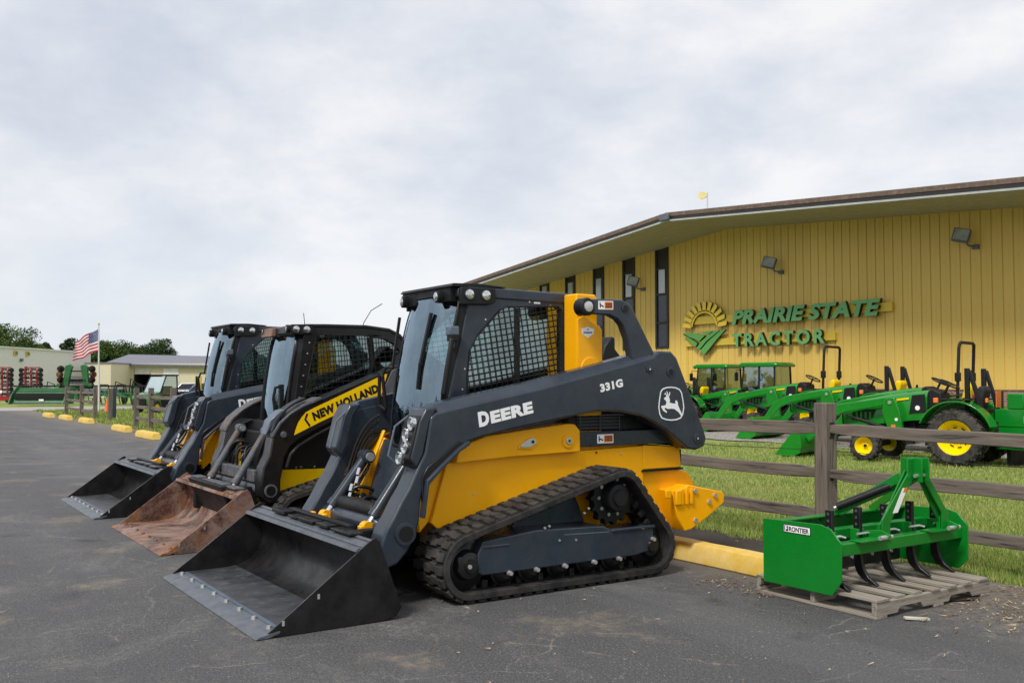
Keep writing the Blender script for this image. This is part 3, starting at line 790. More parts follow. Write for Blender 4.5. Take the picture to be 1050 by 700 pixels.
def make_deere():
    root = empty('track_loader', (MID, 4.2, 0), '', 'track loader')
    AO, AI = .915, .725
    for sx in (1, -1):
        make_track(root, sx, [(3.405, .25, .25), (4.74, .625, .235), (5.055, .235, .235)], 1.0, .60, (4.74, .625, .215), [(3.405, .255, .178), (5.05, .24, .163)], [3.72, 3.95, 4.20, 4.47, 4.71])
    MB().prism([(y_, z_) for y_, z_ in ((4.20, .393), (4.62, .378), (4.62, .386), (4.20, .401))], .9705, .9712).build('small_lettering', 'slate_dusty', root, angle=0)
    # ---- chassis
    bd = MB()
    bd.prism([(3.30, .34), (3.50, 1.02), (3.60, 1.06), (5.24, 1.02), (5.24, .24), (3.45, .24)], -.60, .60)
    body = bd.build('chassis', 'yellow', root, bevel=.012)
    for sx in (1, -1):
        p = MB(); p.prism([(3.44, .93), (3.47, 1.045), (3.70, 1.115), (4.10, 1.155), (4.44, 1.185), (4.50, 1.178), (4.545, 1.13), (4.55, .968), (3.9, .955)], .60, .712)
        p.prism([(3.27, .52), (3.40, .93), (3.9, .953), (4.55, .966), (5.24, .985), (5.24, .62), (4.9, .55), (4.3, .45), (3.45, .36)], .601, .655)
        p.prism([(3.20, .45), (3.27, .52), (3.47, 1.04), (3.43, 1.06), (3.18, .62)], .40, .62)
        pn = p.flip(sx).split('side_panel', 'yellow', body, bevel=.006)[0]
        b = MB(); b.cyl((.705, 4.43, 1.055), (.722, 4.43, 1.055), .056, n=22); b.prism([(y_*1.3+4.06, z_*1.2+1.045) for y_, z_ in ((-.075, -.03), (.02, -.035), (.075, .0), (.06, .04), (.0, .035), (-.06, -.0))], .710, .722); b.flip(sx).split('boss', 'yellow', pn, bevel=.004)
        b = MB(); b.cyl((.71, 4.43, 1.055), (.732, 4.43, 1.055), .027, n=14); b.prism([(3.985, 1.02), (4.07, 1.02), (4.125, 1.045), (4.125, 1.075), (4.09, 1.092), (4.05, 1.078), (3.985, 1.045)], .715, .730); b.flip(sx).split('latch', 'bolt', pn, bevel=.003)
        bl = MB(); bl.cyl((.73, 4.43, 1.055), (.735, 4.43, 1.055), .011, n=6); bl.cyl((.729, 4.09, 1.06), (.735, 4.09, 1.06), .012, n=8); bl.flip(sx).split('latch_bolt', 'plastic', pn)
    r = MB(); r.prism([(5.24, .79), (5.24, .99), (5.64, .965), (5.66, .79)], -.66, .66); r.build('rear_panel', 'yellow', body, bevel=.008); r = MB(); r.box(-.665, .665, 5.22, 5.67, .772, .789); r.build('rear_sill', 'plastic', body)
    r = MB()
    for k in range(-16, 17): r.box(k*.04-.012, k*.04+.012, 5.655, 5.665, .81, .94)
    r.build('rear_grille', 'plastic', body)
    g = MB(); g.box(-.685, .685, 4.552, 5.60, 1.00, 1.115); g.box(-.66, .66, 5.60, 5.66, .97, 1.10); g.build('rear_cross_panel', 'slate', body, bevel=.006)
    v = MB(); v.box(-.62, .62, 4.50, 5.45, 1.115, 1.24)
    v.build('engine_bay', 'plastic', body, bevel=.01)
    v = MB()
    for k in range(4): v.box(.62, .632, 4.58, 5.0, 1.135+.026*k, 1.147+.026*k)
    for k in (4.60, 4.80, 5.0): v.box(.62, .636, k, k+.014, 1.12, 1.24)
    v.build('vent_grille', 'slate', body)
    v = MB(); v.prism([(4.72, 1.24), (4.76, 1.44), (5.45, 1.40), (5.62, 1.24), (5.62, 1.1), (4.72, 1.1)], -.42, .42); v.build('engine_hood', 'slate', body, bevel=.03)
    v = MB(); v.prism([(5.36, 1.38), (5.35, 1.72), (5.38, 1.82), (5.46, 1.91), (5.50, 1.90), (5.50, 1.80), (5.56, 1.74), (5.58, 1.38)], -.16, .0); v.build('air_intake', 'plastic', body, bevel=.015)
    # rear bumper and ballast
    r = MB(); r.prism([(5.18, .24), (5.18, .80), (5.57, .795), (5.77, .745), (5.86, .62), (5.86, .50), (5.62, .28)], -.62, .62)
    bp = r.build('rear_bumper', 'yellow', root, bevel=.012)
    for sx in (1, -1):
        q = MB(); q.prism([(5.44, .62), (5.60, .635), (5.63, .655), (6.02, .575), (6.05, .55), (6.04, .48), (5.86, .38), (5.66, .29), (5.58, .28), (5.50, .40)], .60, .775)
        q.box(.775, .80, 5.47, 5.53, .50, .62); q.box(.775, .795, 5.36, 5.42, .56, .63)
        w_ = q.flip(sx).build('ballast_bracket', 'yellow', bp, bevel=.008)
        q = MB()
        for yy, zz_ in ((5.70, .60), (5.93, .55), (5.70, .36), (5.66, .52), (5.86, .50)): q.cyl((.775, yy, zz_), (.792, yy, zz_), .020 if zz_ != .52 else .013, n=8)
        q.flip(sx).split('bracket_bolt', 'bolt', w_)
        q = MB()
        for yy in (5.53, 5.585, 5.64): q.box(.774, .795, yy, yy+.025, .50, .625)
        q.flip(sx).split('ridge', 'yellow', w_, bevel=.003)
    # ---- cab
    cw = .525
    cab = MB()
    outer = [(3.43, 1.00), (3.46, 1.28), (3.53, 1.58), (3.60, 1.86), (3.635, 2.02), (3.66, 2.15), (4.585, 2.15), (4.585, 1.05)]
    hole = [(3.635, 1.30), (3.645, 1.56), (3.665, 1.74), (3.72, 1.835), (3.93, 2.045), (3.99, 2.075), (4.47, 2.10), (4.51, 2.07), (4.51, 1.52), (4.1, 1.42)]
    for s_ in (-1, 1): cab.prism(outer, s_*(cw-.05), s_*cw, holes=[hole])
    cab.prism([(4.50, 1.05), (4.585, 1.05), (4.585, 1.30), (4.50, 1.30)], -cw+.051, cw-.051)
    cab.prism([(4.50, 2.05), (4.585, 2.05), (4.585, 2.149), (4.50, 2.149)], -cw+.051, cw-.051)
    cab.box(-cw+.051, cw-.051, 3.4, 4.5, .62, .66)
    cb = cab.build('cab', 'slate', root, bevel=.008)
    for s_ in (-1, 1): MB().box(s_*(cw-.052) if s_ > 0 else -cw-.38, s_*(cw-.30), 4.515, 4.58, 1.31, 2.045).build('rear_pillar', 'plastic', cb)
    rf = MB(); rf.prism([(3.56, 2.13), (3.56, 2.195), (3.66, 2.215), (4.585, 2.205), (4.59, 2.14), (4.57, 2.12)], -cw-.012, cw+.012)
    roof = rf.build('roof', 'slate', cb, bevel=.014)
    vz = MB(); vz.prism([(3.50, 2.205), (3.52, 2.228), (3.75, 2.236), (3.98, 2.222), (3.98, 2.216), (3.62, 2.205)], -cw-.015, cw+.01)
    vz.prism([(3.52, 2.10), (3.52, 2.205), (3.60, 2.205), (3.60, 2.10)], -cw-.01, cw-.05)
    vz.build('visor', 'plastic', roof, bevel=.006)
    for s_ in (1, -1):
        gl = MB(); gl.prism(hole, s_*(cw-.035), s_*(cw-.03)); gl.build('side_window', 'glass', cb, angle=0)
        gd = MB(); grid_in_poly(gd, hole, .050, .043, s_*(cw+.006), .0040, 0, .17)
        n_ = len(hole)
        gd.tube([(s_*(cw+.004), *p) for p in hole], .006, 6, closed=True)
        gd.build('window_guard', 'black', cb, angle=0)
        bar_ = MB(); bar_.box(s_*(cw-.045), s_*(cw-.02), 4.08, 4.125, 1.45, 2.07); bar_.build('window_post', 'black', cb)
        lp = MB(); lp.prism([(3.565, 2.07), (3.565, 2.20), (3.87, 2.205), (3.87, 2.10), (3.82, 2.08)], s_*(cw+.0), s_*(cw+.045)); h_ = lp.build('lamp_housing', 'plastic', roof, bevel=.008)
        for yy in (3.635, 3.78):
            l2 = MB(); l2.lathe([(.038, 0), (.036, .012), (.02, .018), (.001, .019)] if s_ > 0 else [(.038, 0), (.036, -.012), (.02, -.018), (.001, -.019)], (s_*(cw+.048), yy, 2.148), 'x', 18)
            hl = l2.build('work_lamp', 'lamp_lens', roof, angle=50)
        rv = MB()
        for yy, zz_ in ((3.80, 1.97), (4.40, 2.10), (4.20, 2.12), (3.62, 1.6), (3.6, 1.45)): rv.cyl((s_*cw, yy, zz_), (s_*(cw+.006), yy, zz_), .007, n=8)
        rv.split('cab_bolt', 'bolt', cb)
    for xx in (-.40, .33):
        l = MB(); l.lathe([(.045, .03), (.045, -.03), (.03, -.035), (.001, -.037)], (xx, 3.50, 2.135), 'y', 18); l.mi = 1
        l.lathe([(.036, -.036), (.03, -.04), (.001, -.042)], (xx, 3.50, 2.135), 'y', 18); l.build('front_lamp', ['plastic', 'lamp_lens'], roof)
    # windscreen: bulging pane in a black frame with rounded top corners
    def ws(u, v, k=0):
        z = 1.02+v*1.13
        hw = cw-.018
        if v > .84:
            t = (v-.84)/.16; hw = cw-.018-.09*(1-math.sqrt(max(0, 1-t*t)))
        y = 3.415+.03*v+.165*v*v-.09*(1-abs(u)**2.6)
        return Vector((u*hw, y+k, z))
    gl = MB(); nu, nv = 12, 18
    gl.add([ws(-1+2*i/nu, j/nv) for j in range(nv+1) for i in range(nu+1)], [(j*(nu+1)+i, j*(nu+1)+i+1, (j+1)*(nu+1)+i+1, (j+1)*(nu+1)+i) for j in range(nv) for i in range(nu)])
    gl.build('windscreen', 'front_glass', cb, angle=80, recalc=False)
    fr = MB()
    ring = [ws(-1, j/nv) for j in range(nv+1)]+[ws(-1+2*i/nu, 1) for i in range(1, nu)]+[ws(1, 1-j/nv) for j in range(nv+1)]+[ws(1-2*i/nu, 0) for i in range(1, nu)]
    fr.tube(ring, .014, 8, closed=True)
    for s_ in (-1, 1):
        inner = [ws(s_, j/nv) for j in range(nv+1)]
        for j in range(nv):
            a, b_ = inner[j], inner[j+1]
            ya = 3.44+(a.z-1.0)*.16; yb = 3.44+(b_.z-1.0)*.16
            fr.add([a, b_, (s_*(cw-.01), yb+.06, b_.z), (s_*(cw-.01), ya+.06, a.z), a+Vector((-s_*.02, .02, 0)), b_+Vector((-s_*.02, .02, 0))], [(0, 1, 2, 3), (4, 5, 2, 3)])
    fr.build('windscreen_frame', 'plastic', cb, angle=50)
    wp = MB(); wp.bar((.24, 3.47, 2.02), (.22, 3.385, 1.62), .022, .03, (1, 0, 0)); wp.bar((.22, 3.385, 1.64), (.23, 3.36, 1.45), .02, .02, (1, 0, 0))
    wp.build('wiper', 'plastic', cb)
    hg = MB(); hg.box(.515, .60, 3.46, 3.54, 1.84, 1.91); hg.cyl((.57, 3.49, 1.75), (.57, 3.49, 1.84), .02, n=10); hg.build('door_hinge', 'slate_dusty', cb, bevel=.01)
    hd = MB(); hd.tube([(.54, 3.50, 1.83), (.59, 3.48, 1.81), (.595, 3.44, 1.6), (.59, 3.41, 1.42), (.54, 3.44, 1.38)], .021, 8); hd.box(.52, .60, 3.47, 3.53, 1.80, 1.85); hd.box(.52, .57, 3.42, 3.5, 1.35, 1.39)
    hd.build('door_handle', 'plastic', cb, bevel=.006)
    mr = MB(); mr.tube([(-.53, 3.44, 1.62), (-.60, 3.40, 1.62), (-.63, 3.38, 1.55)], .012); mr.tube([(-.60, 3.40, 1.30), (-.60, 3.37, 1.55), (-.65, 3.36, 1.58), (-.66, 3.36, 1.32), (-.60, 3.40, 1.28)], .016, 8); mr.build('grab_handle', 'plastic', cb)
    an = MB(); an.bar((-.545, 3.50, 2.02), (-.55, 3.44, 1.62), .03, .02); an.build('side_marker', 'plastic', cb)
    seat_and_controls(cb)
    warp(cb, lambda x, y, z: (x*(.445 if x > 0 else .365)/.525, y*1.0132, 1.5+(z-1.5)*1.0132))
    # front lower panel, frame and step between the arms
    f = MB(); f.prism([(3.20, .45), (3.38, 1.05), (3.48, 1.05), (3.48, .40)], -.33, .43); f.build('front_panel', 'slate', cb, bevel=.01)
    f = MB()
    for s_ in (-1, 1):
        x6 = .47 if s_ > 0 else -.355; f.bar((x6, 3.40, 1.12), (x6, 3.17, .56), .02, .04, (1, 0, 0)); f.box(x6-.09, x6+.09, 3.05, 3.2, .50, .55)
    f.split('front_frame', 'yellow', body, bevel=.008)
    f = MB(); f.box(-.45, .45, 2.98, 3.3, .26, .50); f.cyl((-.3, 3.02, .58), (.3, 3.02, .58), .06); f.build('front_crossmember', 'plastic', body, bevel=.02)
    # ---- tower and upper link
    for sx in (1, -1):
        t = MB(); t.prism([(4.59, 2.10), (4.59, 2.20), (4.78, 2.20), (4.80, 2.17), (4.80, 1.96), (4.835, 1.92), (4.84, 1.45), (4.84, 1.10), (4.59, 1.10)], .45, .615)
        tw = t.flip(sx).build('tower', 'yellow', root, bevel=.01)
        t = MB(); t.prism([(4.59, 2.0), (4.66, 2.03), (4.72, 1.985), (4.81, 1.95), (4.835, 1.92), (4.84, 1.46), (4.595, 1.46)], .615, .630)
        t.prism([(4.60, 1.62)]+arc((4.715, 1.60), .10, 170, 10, 14)+[(4.83, 1.62), (4.83, 1.48), (4.60, 1.48)], .630, .640)
        t.flip(sx).split('tower_cover', 'yellow', tw, bevel=.004)
        L = MB()
        outl = arc((4.57, 2.085), .062, 230, 110, 8)+[(4.70, 2.15), (4.93, 2.155), (5.0, 2.13), (5.04, 2.08), (5.26, 1.74), (5.20, 1.60), (5.05, 1.60), (5.02, 1.70), (4.98, 1.85), (4.93, 1.955), (4.88, 2.0), (4.80, 2.03), (4.64, 2.03)]
        L.prism(outl, .70, .775); lk = L.flip(sx).build('upper_link', 'slate', root, bevel=.01)
        L = MB(); L.lathe([(.062, -.09), (.070, -.09), (.070, .0), (.058, .01)], (.775, 4.575, 2.085), 'x', 24); L.flip(sx).build('pivot_housing', 'plastic', lk)
        L = MB(); L.lathe([(.042, 0), (.040, .010), (.018, .014), (.001, .014)], (.784, 4.575, 2.085), 'x', 20); L.flip(sx).build('pivot_cap', 'bolt', lk)
        L = MB(); L.lathe([(.034, 0), (.036, .008), (.024, .012)], (.774, 4.95, 2.09), 'x', 20); L.mi = 1; L.lathe([(.024, 0), (.024, .0145), (.001, .0145)], (.774, 4.95, 2.09), 'x', 14); L.flip(sx).build('bushing', ['slate', 'hose'], lk)
        if sx > 0:
            warning_sticker(lk, .7755, 4.68, 4.83, 2.068, 2.135, .004)
            bg = MB(); c_ = (4.69, 1.895)
            bg.prism([(c_[0]-.065, c_[1]+.03), (c_[0]-.03, c_[1]+.035), (c_[0], c_[1]+.045), (c_[0]+.03, c_[1]+.035), (c_[0]+.065, c_[1]+.03), (c_[0]+.055, c_[1]-.01), (c_[0], c_[1]-.045), (c_[0]-.055, c_[1]-.01)], .6305, .6318); bg.mi = 1
            bg.prism([(c_[0]-.045, c_[1]-.008), (c_[0]+.045, c_[1]-.006), (c_[0]+.045, c_[1]+.006), (c_[0]-.045, c_[1]+.004)], .631, .6326); bg.prism([(c_[0]-.015, c_[1]+.02), (c_[0]+.015, c_[1]+.02), (c_[0], c_[1]+.032)], .631, .6326)
            bg.build('shield_label', ['white', 'slate_dusty'], tw, angle=0)
    warning_sticker(body, .6865, 4.735, 4.90, 1.022, 1.092)
    for (y_, z_, w_, h_, m_) in ((3.62, .70, .0, .0, 'bolt'), (3.50, .50, 0, 0, 'bolt'), (5.0, .93, 0, 0, 'bolt'), (4.75, .95, 0, 0, 'plastic'), (5.4, .88, 0, 0, 'bolt')): MB().cyl((.655, y_, z_), (.662, y_, z_), .008, n=8).build('panel_bolt', m_, body)
    MB().box(.5255*.445/.525, .5265*.445/.525+.0006, 4.30, 4.36, 2.118, 2.132).build('small_label', 'white', cb)
    # ---- lift arms
    for sx in (1, -1):
        a = MB(); a.prism(ARM, AI, AO); arm = a.flip(sx).build('lift_arm', 'slate', root, bevel=.016)
        a = MB()
        for (yy, zz_, r_) in ((5.09, 1.605, .030), (5.315, 1.585, .040), (5.605, 1.045, .042)):
            a.lathe([(r_, 0), (r_, .010), (r_*.62, .012)], (AO-.002, yy, zz_), 'x', 22)
        a.lathe([(.075, -.004), (.075, .016), (.052, .018)], (AO, 2.94, .505), 'x', 26)
        a.flip(sx).split('pin_boss', 'slate', arm, bevel=0, angle=30)
        a = MB()
        for (yy, zz_, r_) in ((5.09, 1.605, .017), (5.315, 1.585, .024), (5.605, 1.045, .02), (2.94, .505, .052)): a.cyl((AO-.01, yy, zz_), (AO+(.0195 if r_ > .03 else .0125), yy, zz_), r_, n=18)
        a.flip(sx).split('pin_hole', 'hose', arm)
        a = MB(); a.cyl((AO, 5.09, 1.605), (AO+.014, 5.09, 1.605), .010, n=6); a.cyl((AO, 5.605, 1.045), (AO+.014, 5.605, 1.045), .011, n=6); a.flip(sx).split('pin_bolt', 'bolt', arm)
        a = MB(); tp_ = [(3.14, 1.27), (3.19, 1.297), (3.42, 1.345), (4.02, 1.455), (4.62, 1.585), (5.12, 1.698), (5.20, 1.748)]; nn_ = len(tp_); vs = []
        for xx, dz in ((AO-.014, .0), (AO-.075, .052), (AI+.002, .052), (AI+.002, -.02), (AO-.014, -.02)): vs += [(xx, y_, z_+(dz if 0 < i_ < nn_-1 else min(dz, 0))) for i_, (y_, z_) in enumerate(tp_)]
        fs = []
        for k in range(5):
            o1, o2 = k*nn_, ((k+1) % 5)*nn_; fs += [(o1+i_, o1+i_+1, o2+i_+1, o2+i_) for i_ in range(nn_-1)]
        a.add(vs, fs+[tuple(k*nn_ for k in range(5)), tuple(k*nn_+nn_-1 for k in range(4, -1, -1))]); a.flip(sx).build('arm_cap', 'slate', arm, angle=20)
        # bent guard under the elbow and flange along the leg
        a = MB()
        a.prism([(3.07, .66), (3.10, .84), (3.18, .925), (3.33, 1.045), (3.40, 1.085), (3.345, 1.10), (3.20, 1.0), (3.10, .93), (3.06, .86)], AO-.02, AO+.010)
        a.flip(sx).build('elbow_gap_shade', 'black', arm, bevel=.004)  # black fill stands in for the shaded gap inside the elbow guard
        a = MB(); a.prism([(3.055, .60), (3.07, .60), (3.10, .82), (3.20, .915), (3.34, 1.03), (3.42, 1.075), (3.41, 1.10), (3.335, 1.055), (3.19, .94), (3.085, .85)], AO-.02, AO+.045)
        a.flip(sx).build('arm_guard', 'slate', arm, bevel=.005)
        # headlight stack on the front of the arm
        h = MB(); h.prism([(3.03, .925), (2.985, .99), (3.05, 1.24), (3.10, 1.325), (3.19, 1.335), (3.13, 1.24), (3.08, 1.02)], AI-.04, AO-.006)
        hh = h.flip(sx).build('headlight_housing', 'slate', arm, bevel=.012)
        if sx > 0:
         h = MB(); h.prism([(2.995, .95), (2.972, .99), (3.035, 1.245), (3.07, 1.28), (3.06, 1.1)], AI-.02, AO-.016); h.flip(sx).build('headlight_bezel', 'plastic', hh, bevel=.008)
        for k in range(4 if sx > 0 else 0):
            yy = 2.978+.0185*k; zz_ = .990+.078*k; l = MB()
            l.lathe([(.044, .012), (.046, -.014), (.040, -.018), (.026, -.008), (.010, -.012), (.001, -.016)], (AI+.06+.030*(k % 2)+.012*k, yy-.010, zz_), 'y', 18)
            l.flip(sx).build('headlight', 'lamp_lens', hh)
        l = MB(); l.tube([(AI-.02, 3.0, .93), (AI-.045, 2.93, 1.0), (AI-.045, 2.98, 1.2), (AI-.02, 3.07, 1.27)], .009, 8); l.flip(sx).build('brush_guard', 'slate_dusty', hh)
        if sx > 0:
            tx = MB(); vs, fs = text_geo('D', 1, .0012, .035); 
            place_poly_text(tx, 'D', (3.516, 1.189), (3.602, 1.203), .104, AO+.0012, offset=.055)
            place_poly_text(tx, 'EERE', (3.615, 1.212), (3.975, 1.281), .084, AO+.0012, offset=.055, spacing=1.08)
            tx.build('maker_lettering', 'white', arm, angle=0)
            tx = MB(); place_poly_text(tx, '331G', (4.60, 1.424), (4.822, 1.468), .062, AO+.0012, offset=.045, spacing=1.08); tx.build('number_lettering', 'white', arm, angle=0)
            deer_emblem(arm, AO+.001)
    for q in [o for o in bpy.data.objects if o.parent == root and o.name.startswith('lift_arm')]:
        warp(q, lambda x, y, z: (x-.105 if x > 0 else x+.235, y*1.016, 1.5+(z-1.5)*1.016))
    t = MB(); t.cyl((-.49, 2.99, .49), (.62, 2.99, .49), .065, n=20); t.box(-.49, .62, 2.98, 3.06, .34, .42); t.build('torque_tube', 'slate', root, bevel=.006)
    # coupler plate behind the bucket
    c = MB(); c.prism([(2.68, .54), (2.74, .54), (2.90, .12), (2.84, .08)], -.55, .55); c.box(-.58, -.50, 2.72, 2.92, .20, .50); c.box(.50, .58, 2.72, 2.92, .20, .50)
    cp = c.build('quick_coupler', 'plastic', root, bevel=.01)
    c = MB()
    for x_ in (-.44, .44): c.box(x_-.025, x_+.025, 2.82, 2.86, .46, .51)
    c.box(-.2, -.12, 2.79, 2.83, .50, .53)
    c.split('coupler_lever', 'yellow', cp, bevel=.008)
    for s_ in (1, -1): cylinder(root, (.40 if s_ > 0 else -.30, 3.22, .925), (.40 if s_ > 0 else -.34, 2.90, .485), .042, .17, ends='yellow')
    # hoses and fittings between the arms
    h = MB(); rnd = random.Random(4)
    for k in range(9):
        x0 = rnd.uniform(-.5, .5); x1 = x0+rnd.uniform(-.25, .25)
        h.tube(bez([(x0, 3.28, rnd.uniform(.5, .66)), (x0, 3.12, rnd.uniform(.66, .78)), (x1, 3.04, .66), (x1, 3.06, .48)]), rnd.choice((.011, .014)), 8)
    for s_ in (1, -1):
        x5 = .56 if s_ > 0 else -.44
        for k5 in range(4): h.tube(bez([(x5+.015*k5*s_, 3.40, 1.24-.05*k5), (x5, 3.18+.02*k5, 1.16-.03*k5), (x5+.02*s_, 3.16+.02*k5, .85), (x5-.03*s_, 3.06+.02*k5, .60)]), .010, 8)
    h.split('hose', 'hose', root)
    h = MB()
    for k in range(5):
        h.cyl((-.25+.04*(k % 2), 3.14-.03*k, .84-.06*k), (-.24+.04*(k % 2), 3.12-.03*k, .79-.06*k), .015, n=8)
    h.split('hose_fitting', 'chrome', root)
    make_bucket(root, 1.075, 1.90, 0, 'bucket_black', 'floor_steel', 'steel')
    return root

d1 = make_deere()
tag(d1, 'nearest dark grey track loader with yellow sides, lettered 331G, its black bucket resting on asphalt', group='track loaders parked in a row')

# ---- the middle, older loader with round-backed cab
def make_curved():
    root = empty('track_loader', (-9.62, 4.2, 0), 'middle black track loader with curved boom, yellow NEW HOLLAND decal and rusty bucket', 'track loader', 'track loaders parked in a row')
    AO, AI = .90, .70
    for sx in (1, -1):
        make_track(root, sx, [(3.38, .24, .24), (4.70, .60, .235), (5.0, .235, .235)], .98, .60, (4.70, .60, .21), [(3.38, .245, .175), (5.0, .24, .17)], [3.68, 3.93, 4.18, 4.43, 4.68])
    b = MB(); b.prism([(3.22, .34), (3.30, .655), (5.25, .62), (5.25, .24), (3.40, .24)], -.60, .60); body = b.build('chassis', 'nh_yellow', root, bevel=.01)
    b = MB()
    for s_ in (1, -1): b.prism([(3.24, .38), (3.31, .655), (5.2, .62), (5.2, .5), (4.0, .45)], s_*.601, s_*.66)
    b.split('side_panel', 'nh_yellow', body, bevel=.005)
    b = MB(); b.prism([(3.30, .657), (3.40, 1.10), (5.3, 1.30), (5.45, 1.15), (5.40, .6), (5.25, .622)], -.60, .60)
    for s_ in (1, -1): b.prism([(3.34, .658), (3.40, .95), (3.6, 1.04), (5.2, 1.14), (5.2, .63)], s_*.601, s_*.64)
    b.build('upper_body', 'plastic', body, bevel=.01)
    b = MB()
    for yy in (3.45, 3.64, 3.82): b.cyl((.66, yy, .675-.01*(yy-3.4)), (.665, yy, .675-.01*(yy-3.4)), .010, n=8)
    b.cyl((.64, 3.5, .675), (.668, 3.5, .675), .01); b.split('body_bolt', 'bolt', body)
    b = MB(); b.prism([(5.2, .25), (5.2, 1.2), (5.5, 1.1), (5.55, .3)], -.62, .62); b.build('rear_door', 'black', body, bevel=.02)
    # cab with rounded back
    cw = .52
    outer = [(3.44, .95), (3.47, 1.25), (3.54, 1.75), (3.58, 2.055), (3.80, 2.08), (4.25, 2.083), (4.51, 2.058), (4.64, 2.00), (4.725, 1.91), (4.775, 1.76), (4.78, 1.1), (4.78, .95)]
    hole = [(3.56, 1.25), (3.63, 1.60), (3.70, 1.965), (3.78, 1.985), (4.25, 1.99), (4.47, 1.96), (4.59, 1.905), (4.67, 1.80), (4.68, 1.68), (4.2, 1.45), (3.8, 1.30)]
    c = MB()
    for s_ in (-1, 1): c.prism(outer, s_*(cw-.055), s_*cw, holes=[hole])
    c.box(-cw+.056, cw-.056, 3.35, 4.7, .60, .64); c.prism([(4.66, 1.0), (4.74, 1.0), (4.74, 1.35), (4.66, 1.35)], -cw+.056, cw-.056)
    cb = c.build('cab', 'black', root, bevel=.008)
    r = MB(); pr = [(3.46, 2.07), (3.60, 2.085), (3.80, 2.092), (4.25, 2.096), (4.52, 2.07), (4.65, 2.015), (4.74, 1.92), (4.79, 1.76)]
    r.prism(pr+[(y-.02 if i > 4 else y, z_-.035) for i, (y, z_) in enumerate(pr)][::-1], -cw-.01, cw+.01); r.prism([(3.44, 1.99), (3.45, 2.065), (3.58, 2.08), (3.58, 2.03), (3.56, 1.99)], -cw+.0, cw-.0)
    roof = r.build('roof', 'black', cb, bevel=.01)
    rc = MB(); rc.prism([(3.40, 1.97), (3.41, 2.06), (3.47, 2.07), (3.47, 1.98)], -cw-.02, -.05); rc.build('visor', 'rust', roof, bevel=.008)
    for s_ in (1, -1):
        g = MB(); g.prism(hole, s_*(cw-.035), s_*(cw-.03)); g.build('side_window', 'glass', cb, angle=0)
        g = MB(); grid_in_poly(g, hole, .062, .052, s_*(cw+.004), .0042, 0, .1); g.tube([(s_*(cw+.004), *p) for p in hole], .006, 6, closed=True); g.build('window_guard', 'black', cb, angle=0)
        g = MB(); g.tube([(s_*(cw-.02), 4.28, 1.5), (s_*(cw-.02), 4.34, 1.7), (s_*(cw-.02), 4.30, 1.97)], .03, 8); g.build('window_post', 'black', cb)
        for k in (0, 1):
            l = MB(); l.lathe([(.038, .02), (.040, -.02), (.034, -.03)], (s_*(cw-.05), 3.43, 2.035), 'y', 18); l.mi = 1; l.lathe([(.033, -.028), (.001, -.034)], (s_*(cw-.05), 3.43, 2.035), 'y', 16)
            if k == 0: l.build('front_lamp', ['plastic', 'lamp_lens'], roof)
        p = MB(); p.prism([(3.43, 1.975), (3.43, 2.075), (3.66, 2.085), (3.66, 1.985)], s_*cw, s_*(cw+.035)); p.build('lamp_housing', 'plastic', roof, bevel=.006)
        for yy in (3.48, 3.59):
            l = MB(); l.lathe([(.037, 0), (.034, s_*.012), (.001, s_*.018)], (s_*(cw+.035), yy, 2.028), 'x', 18); l.build('work_lamp', 'lamp_lens', roof)
        b = MB()
        for k in range(6): b.cyl((s_*cw, 3.53+.02*k, 1.35+.11*k), (s_*(cw+.006), 3.53+.02*k, 1.35+.11*k), .008, n=8)
        b.split('cab_bolt', 'bolt', cb)
    def ws(u, v, k=0):
        z = .95+v*1.05; hw = cw-.03
        if v > .8: t = (v-.8)/.2; hw -= .13*(1-math.sqrt(max(0, 1-t*t)))
        return Vector((u*hw, 3.40+.03*v+.10*v*v-.03*(1-u*u), z))
    nu, nv = 10, 16; gl = MB(); gl.add([ws(-1+2*i/nu, j/nv) for j in range(nv+1) for i in range(nu+1)], [(j*(nu+1)+i, j*(nu+1)+i+1, (j+1)*(nu+1)+i+1, (j+1)*(nu+1)+i) for j in range(nv) for i in range(nu)])
    gl.build('windscreen', 'front_glass', cb, angle=80, recalc=False)
    fr = MB(); ring = [ws(-1, j/nv) for j in range(nv+1)]+[ws(-1+2*i/nu, 1) for i in range(1, nu)]+[ws(1, 1-j/nv) for j in range(nv+1)]+[ws(1-2*i/nu, 0) for i in range(1, nu)]
    fr.tube(ring, .022, 8, closed=True)
    for s_ in (-1, 1):
        for j in range(nv):
            a, b_ = ws(s_, j/nv), ws(s_, (j+1)/nv); fr.add([a, b_, (s_*(cw-.01), 3.46+.12*((j+1)/nv), b_.z), (s_*(cw-.01), 3.46+.12*j/nv, a.z)], [(0, 1, 2, 3)])
    fr.build('windscreen_frame', 'black', cb)
    h = MB(); h.tube([(.40, 3.38, 1.46), (.40, 3.32, 1.45), (.40, 3.30, 1.34), (.40, 3.32, 1.20), (.40, 3.38, 1.19)], .016, 8); h.box(.37, .43, 3.36, 3.40, 1.16, 1.48); h.build('door_handle', 'plastic', cb)
    s = MB(); s.prism([(4.0, 1.0), (4.3, 1.0), (4.42, 1.55), (4.36, 1.72), (4.24, 1.70), (4.15, 1.3)], -.20, .20); st = s.build('seat', 'seat_black', cb, bevel=.04)
    s = MB(); s.prism([(3.62, 1.35), (3.80, 1.30), (3.98, 1.55), (3.92, 1.80), (3.78, 1.88), (3.66, 1.7)], -.30, -.16); s.build('inner_panel', 'nh_yellow', cb, bevel=.03)
    an = MB(); an.tube([(.40, 3.62, 2.08), (.42, 3.60, 2.20)], .004, 6); an.tube([(-.35, 4.50, 2.02), (-.33, 4.52, 2.16), (-.30, 4.60, 2.30), (-.25, 4.72, 2.38)], .005, 6); an.split('antenna', 'plastic', roof)
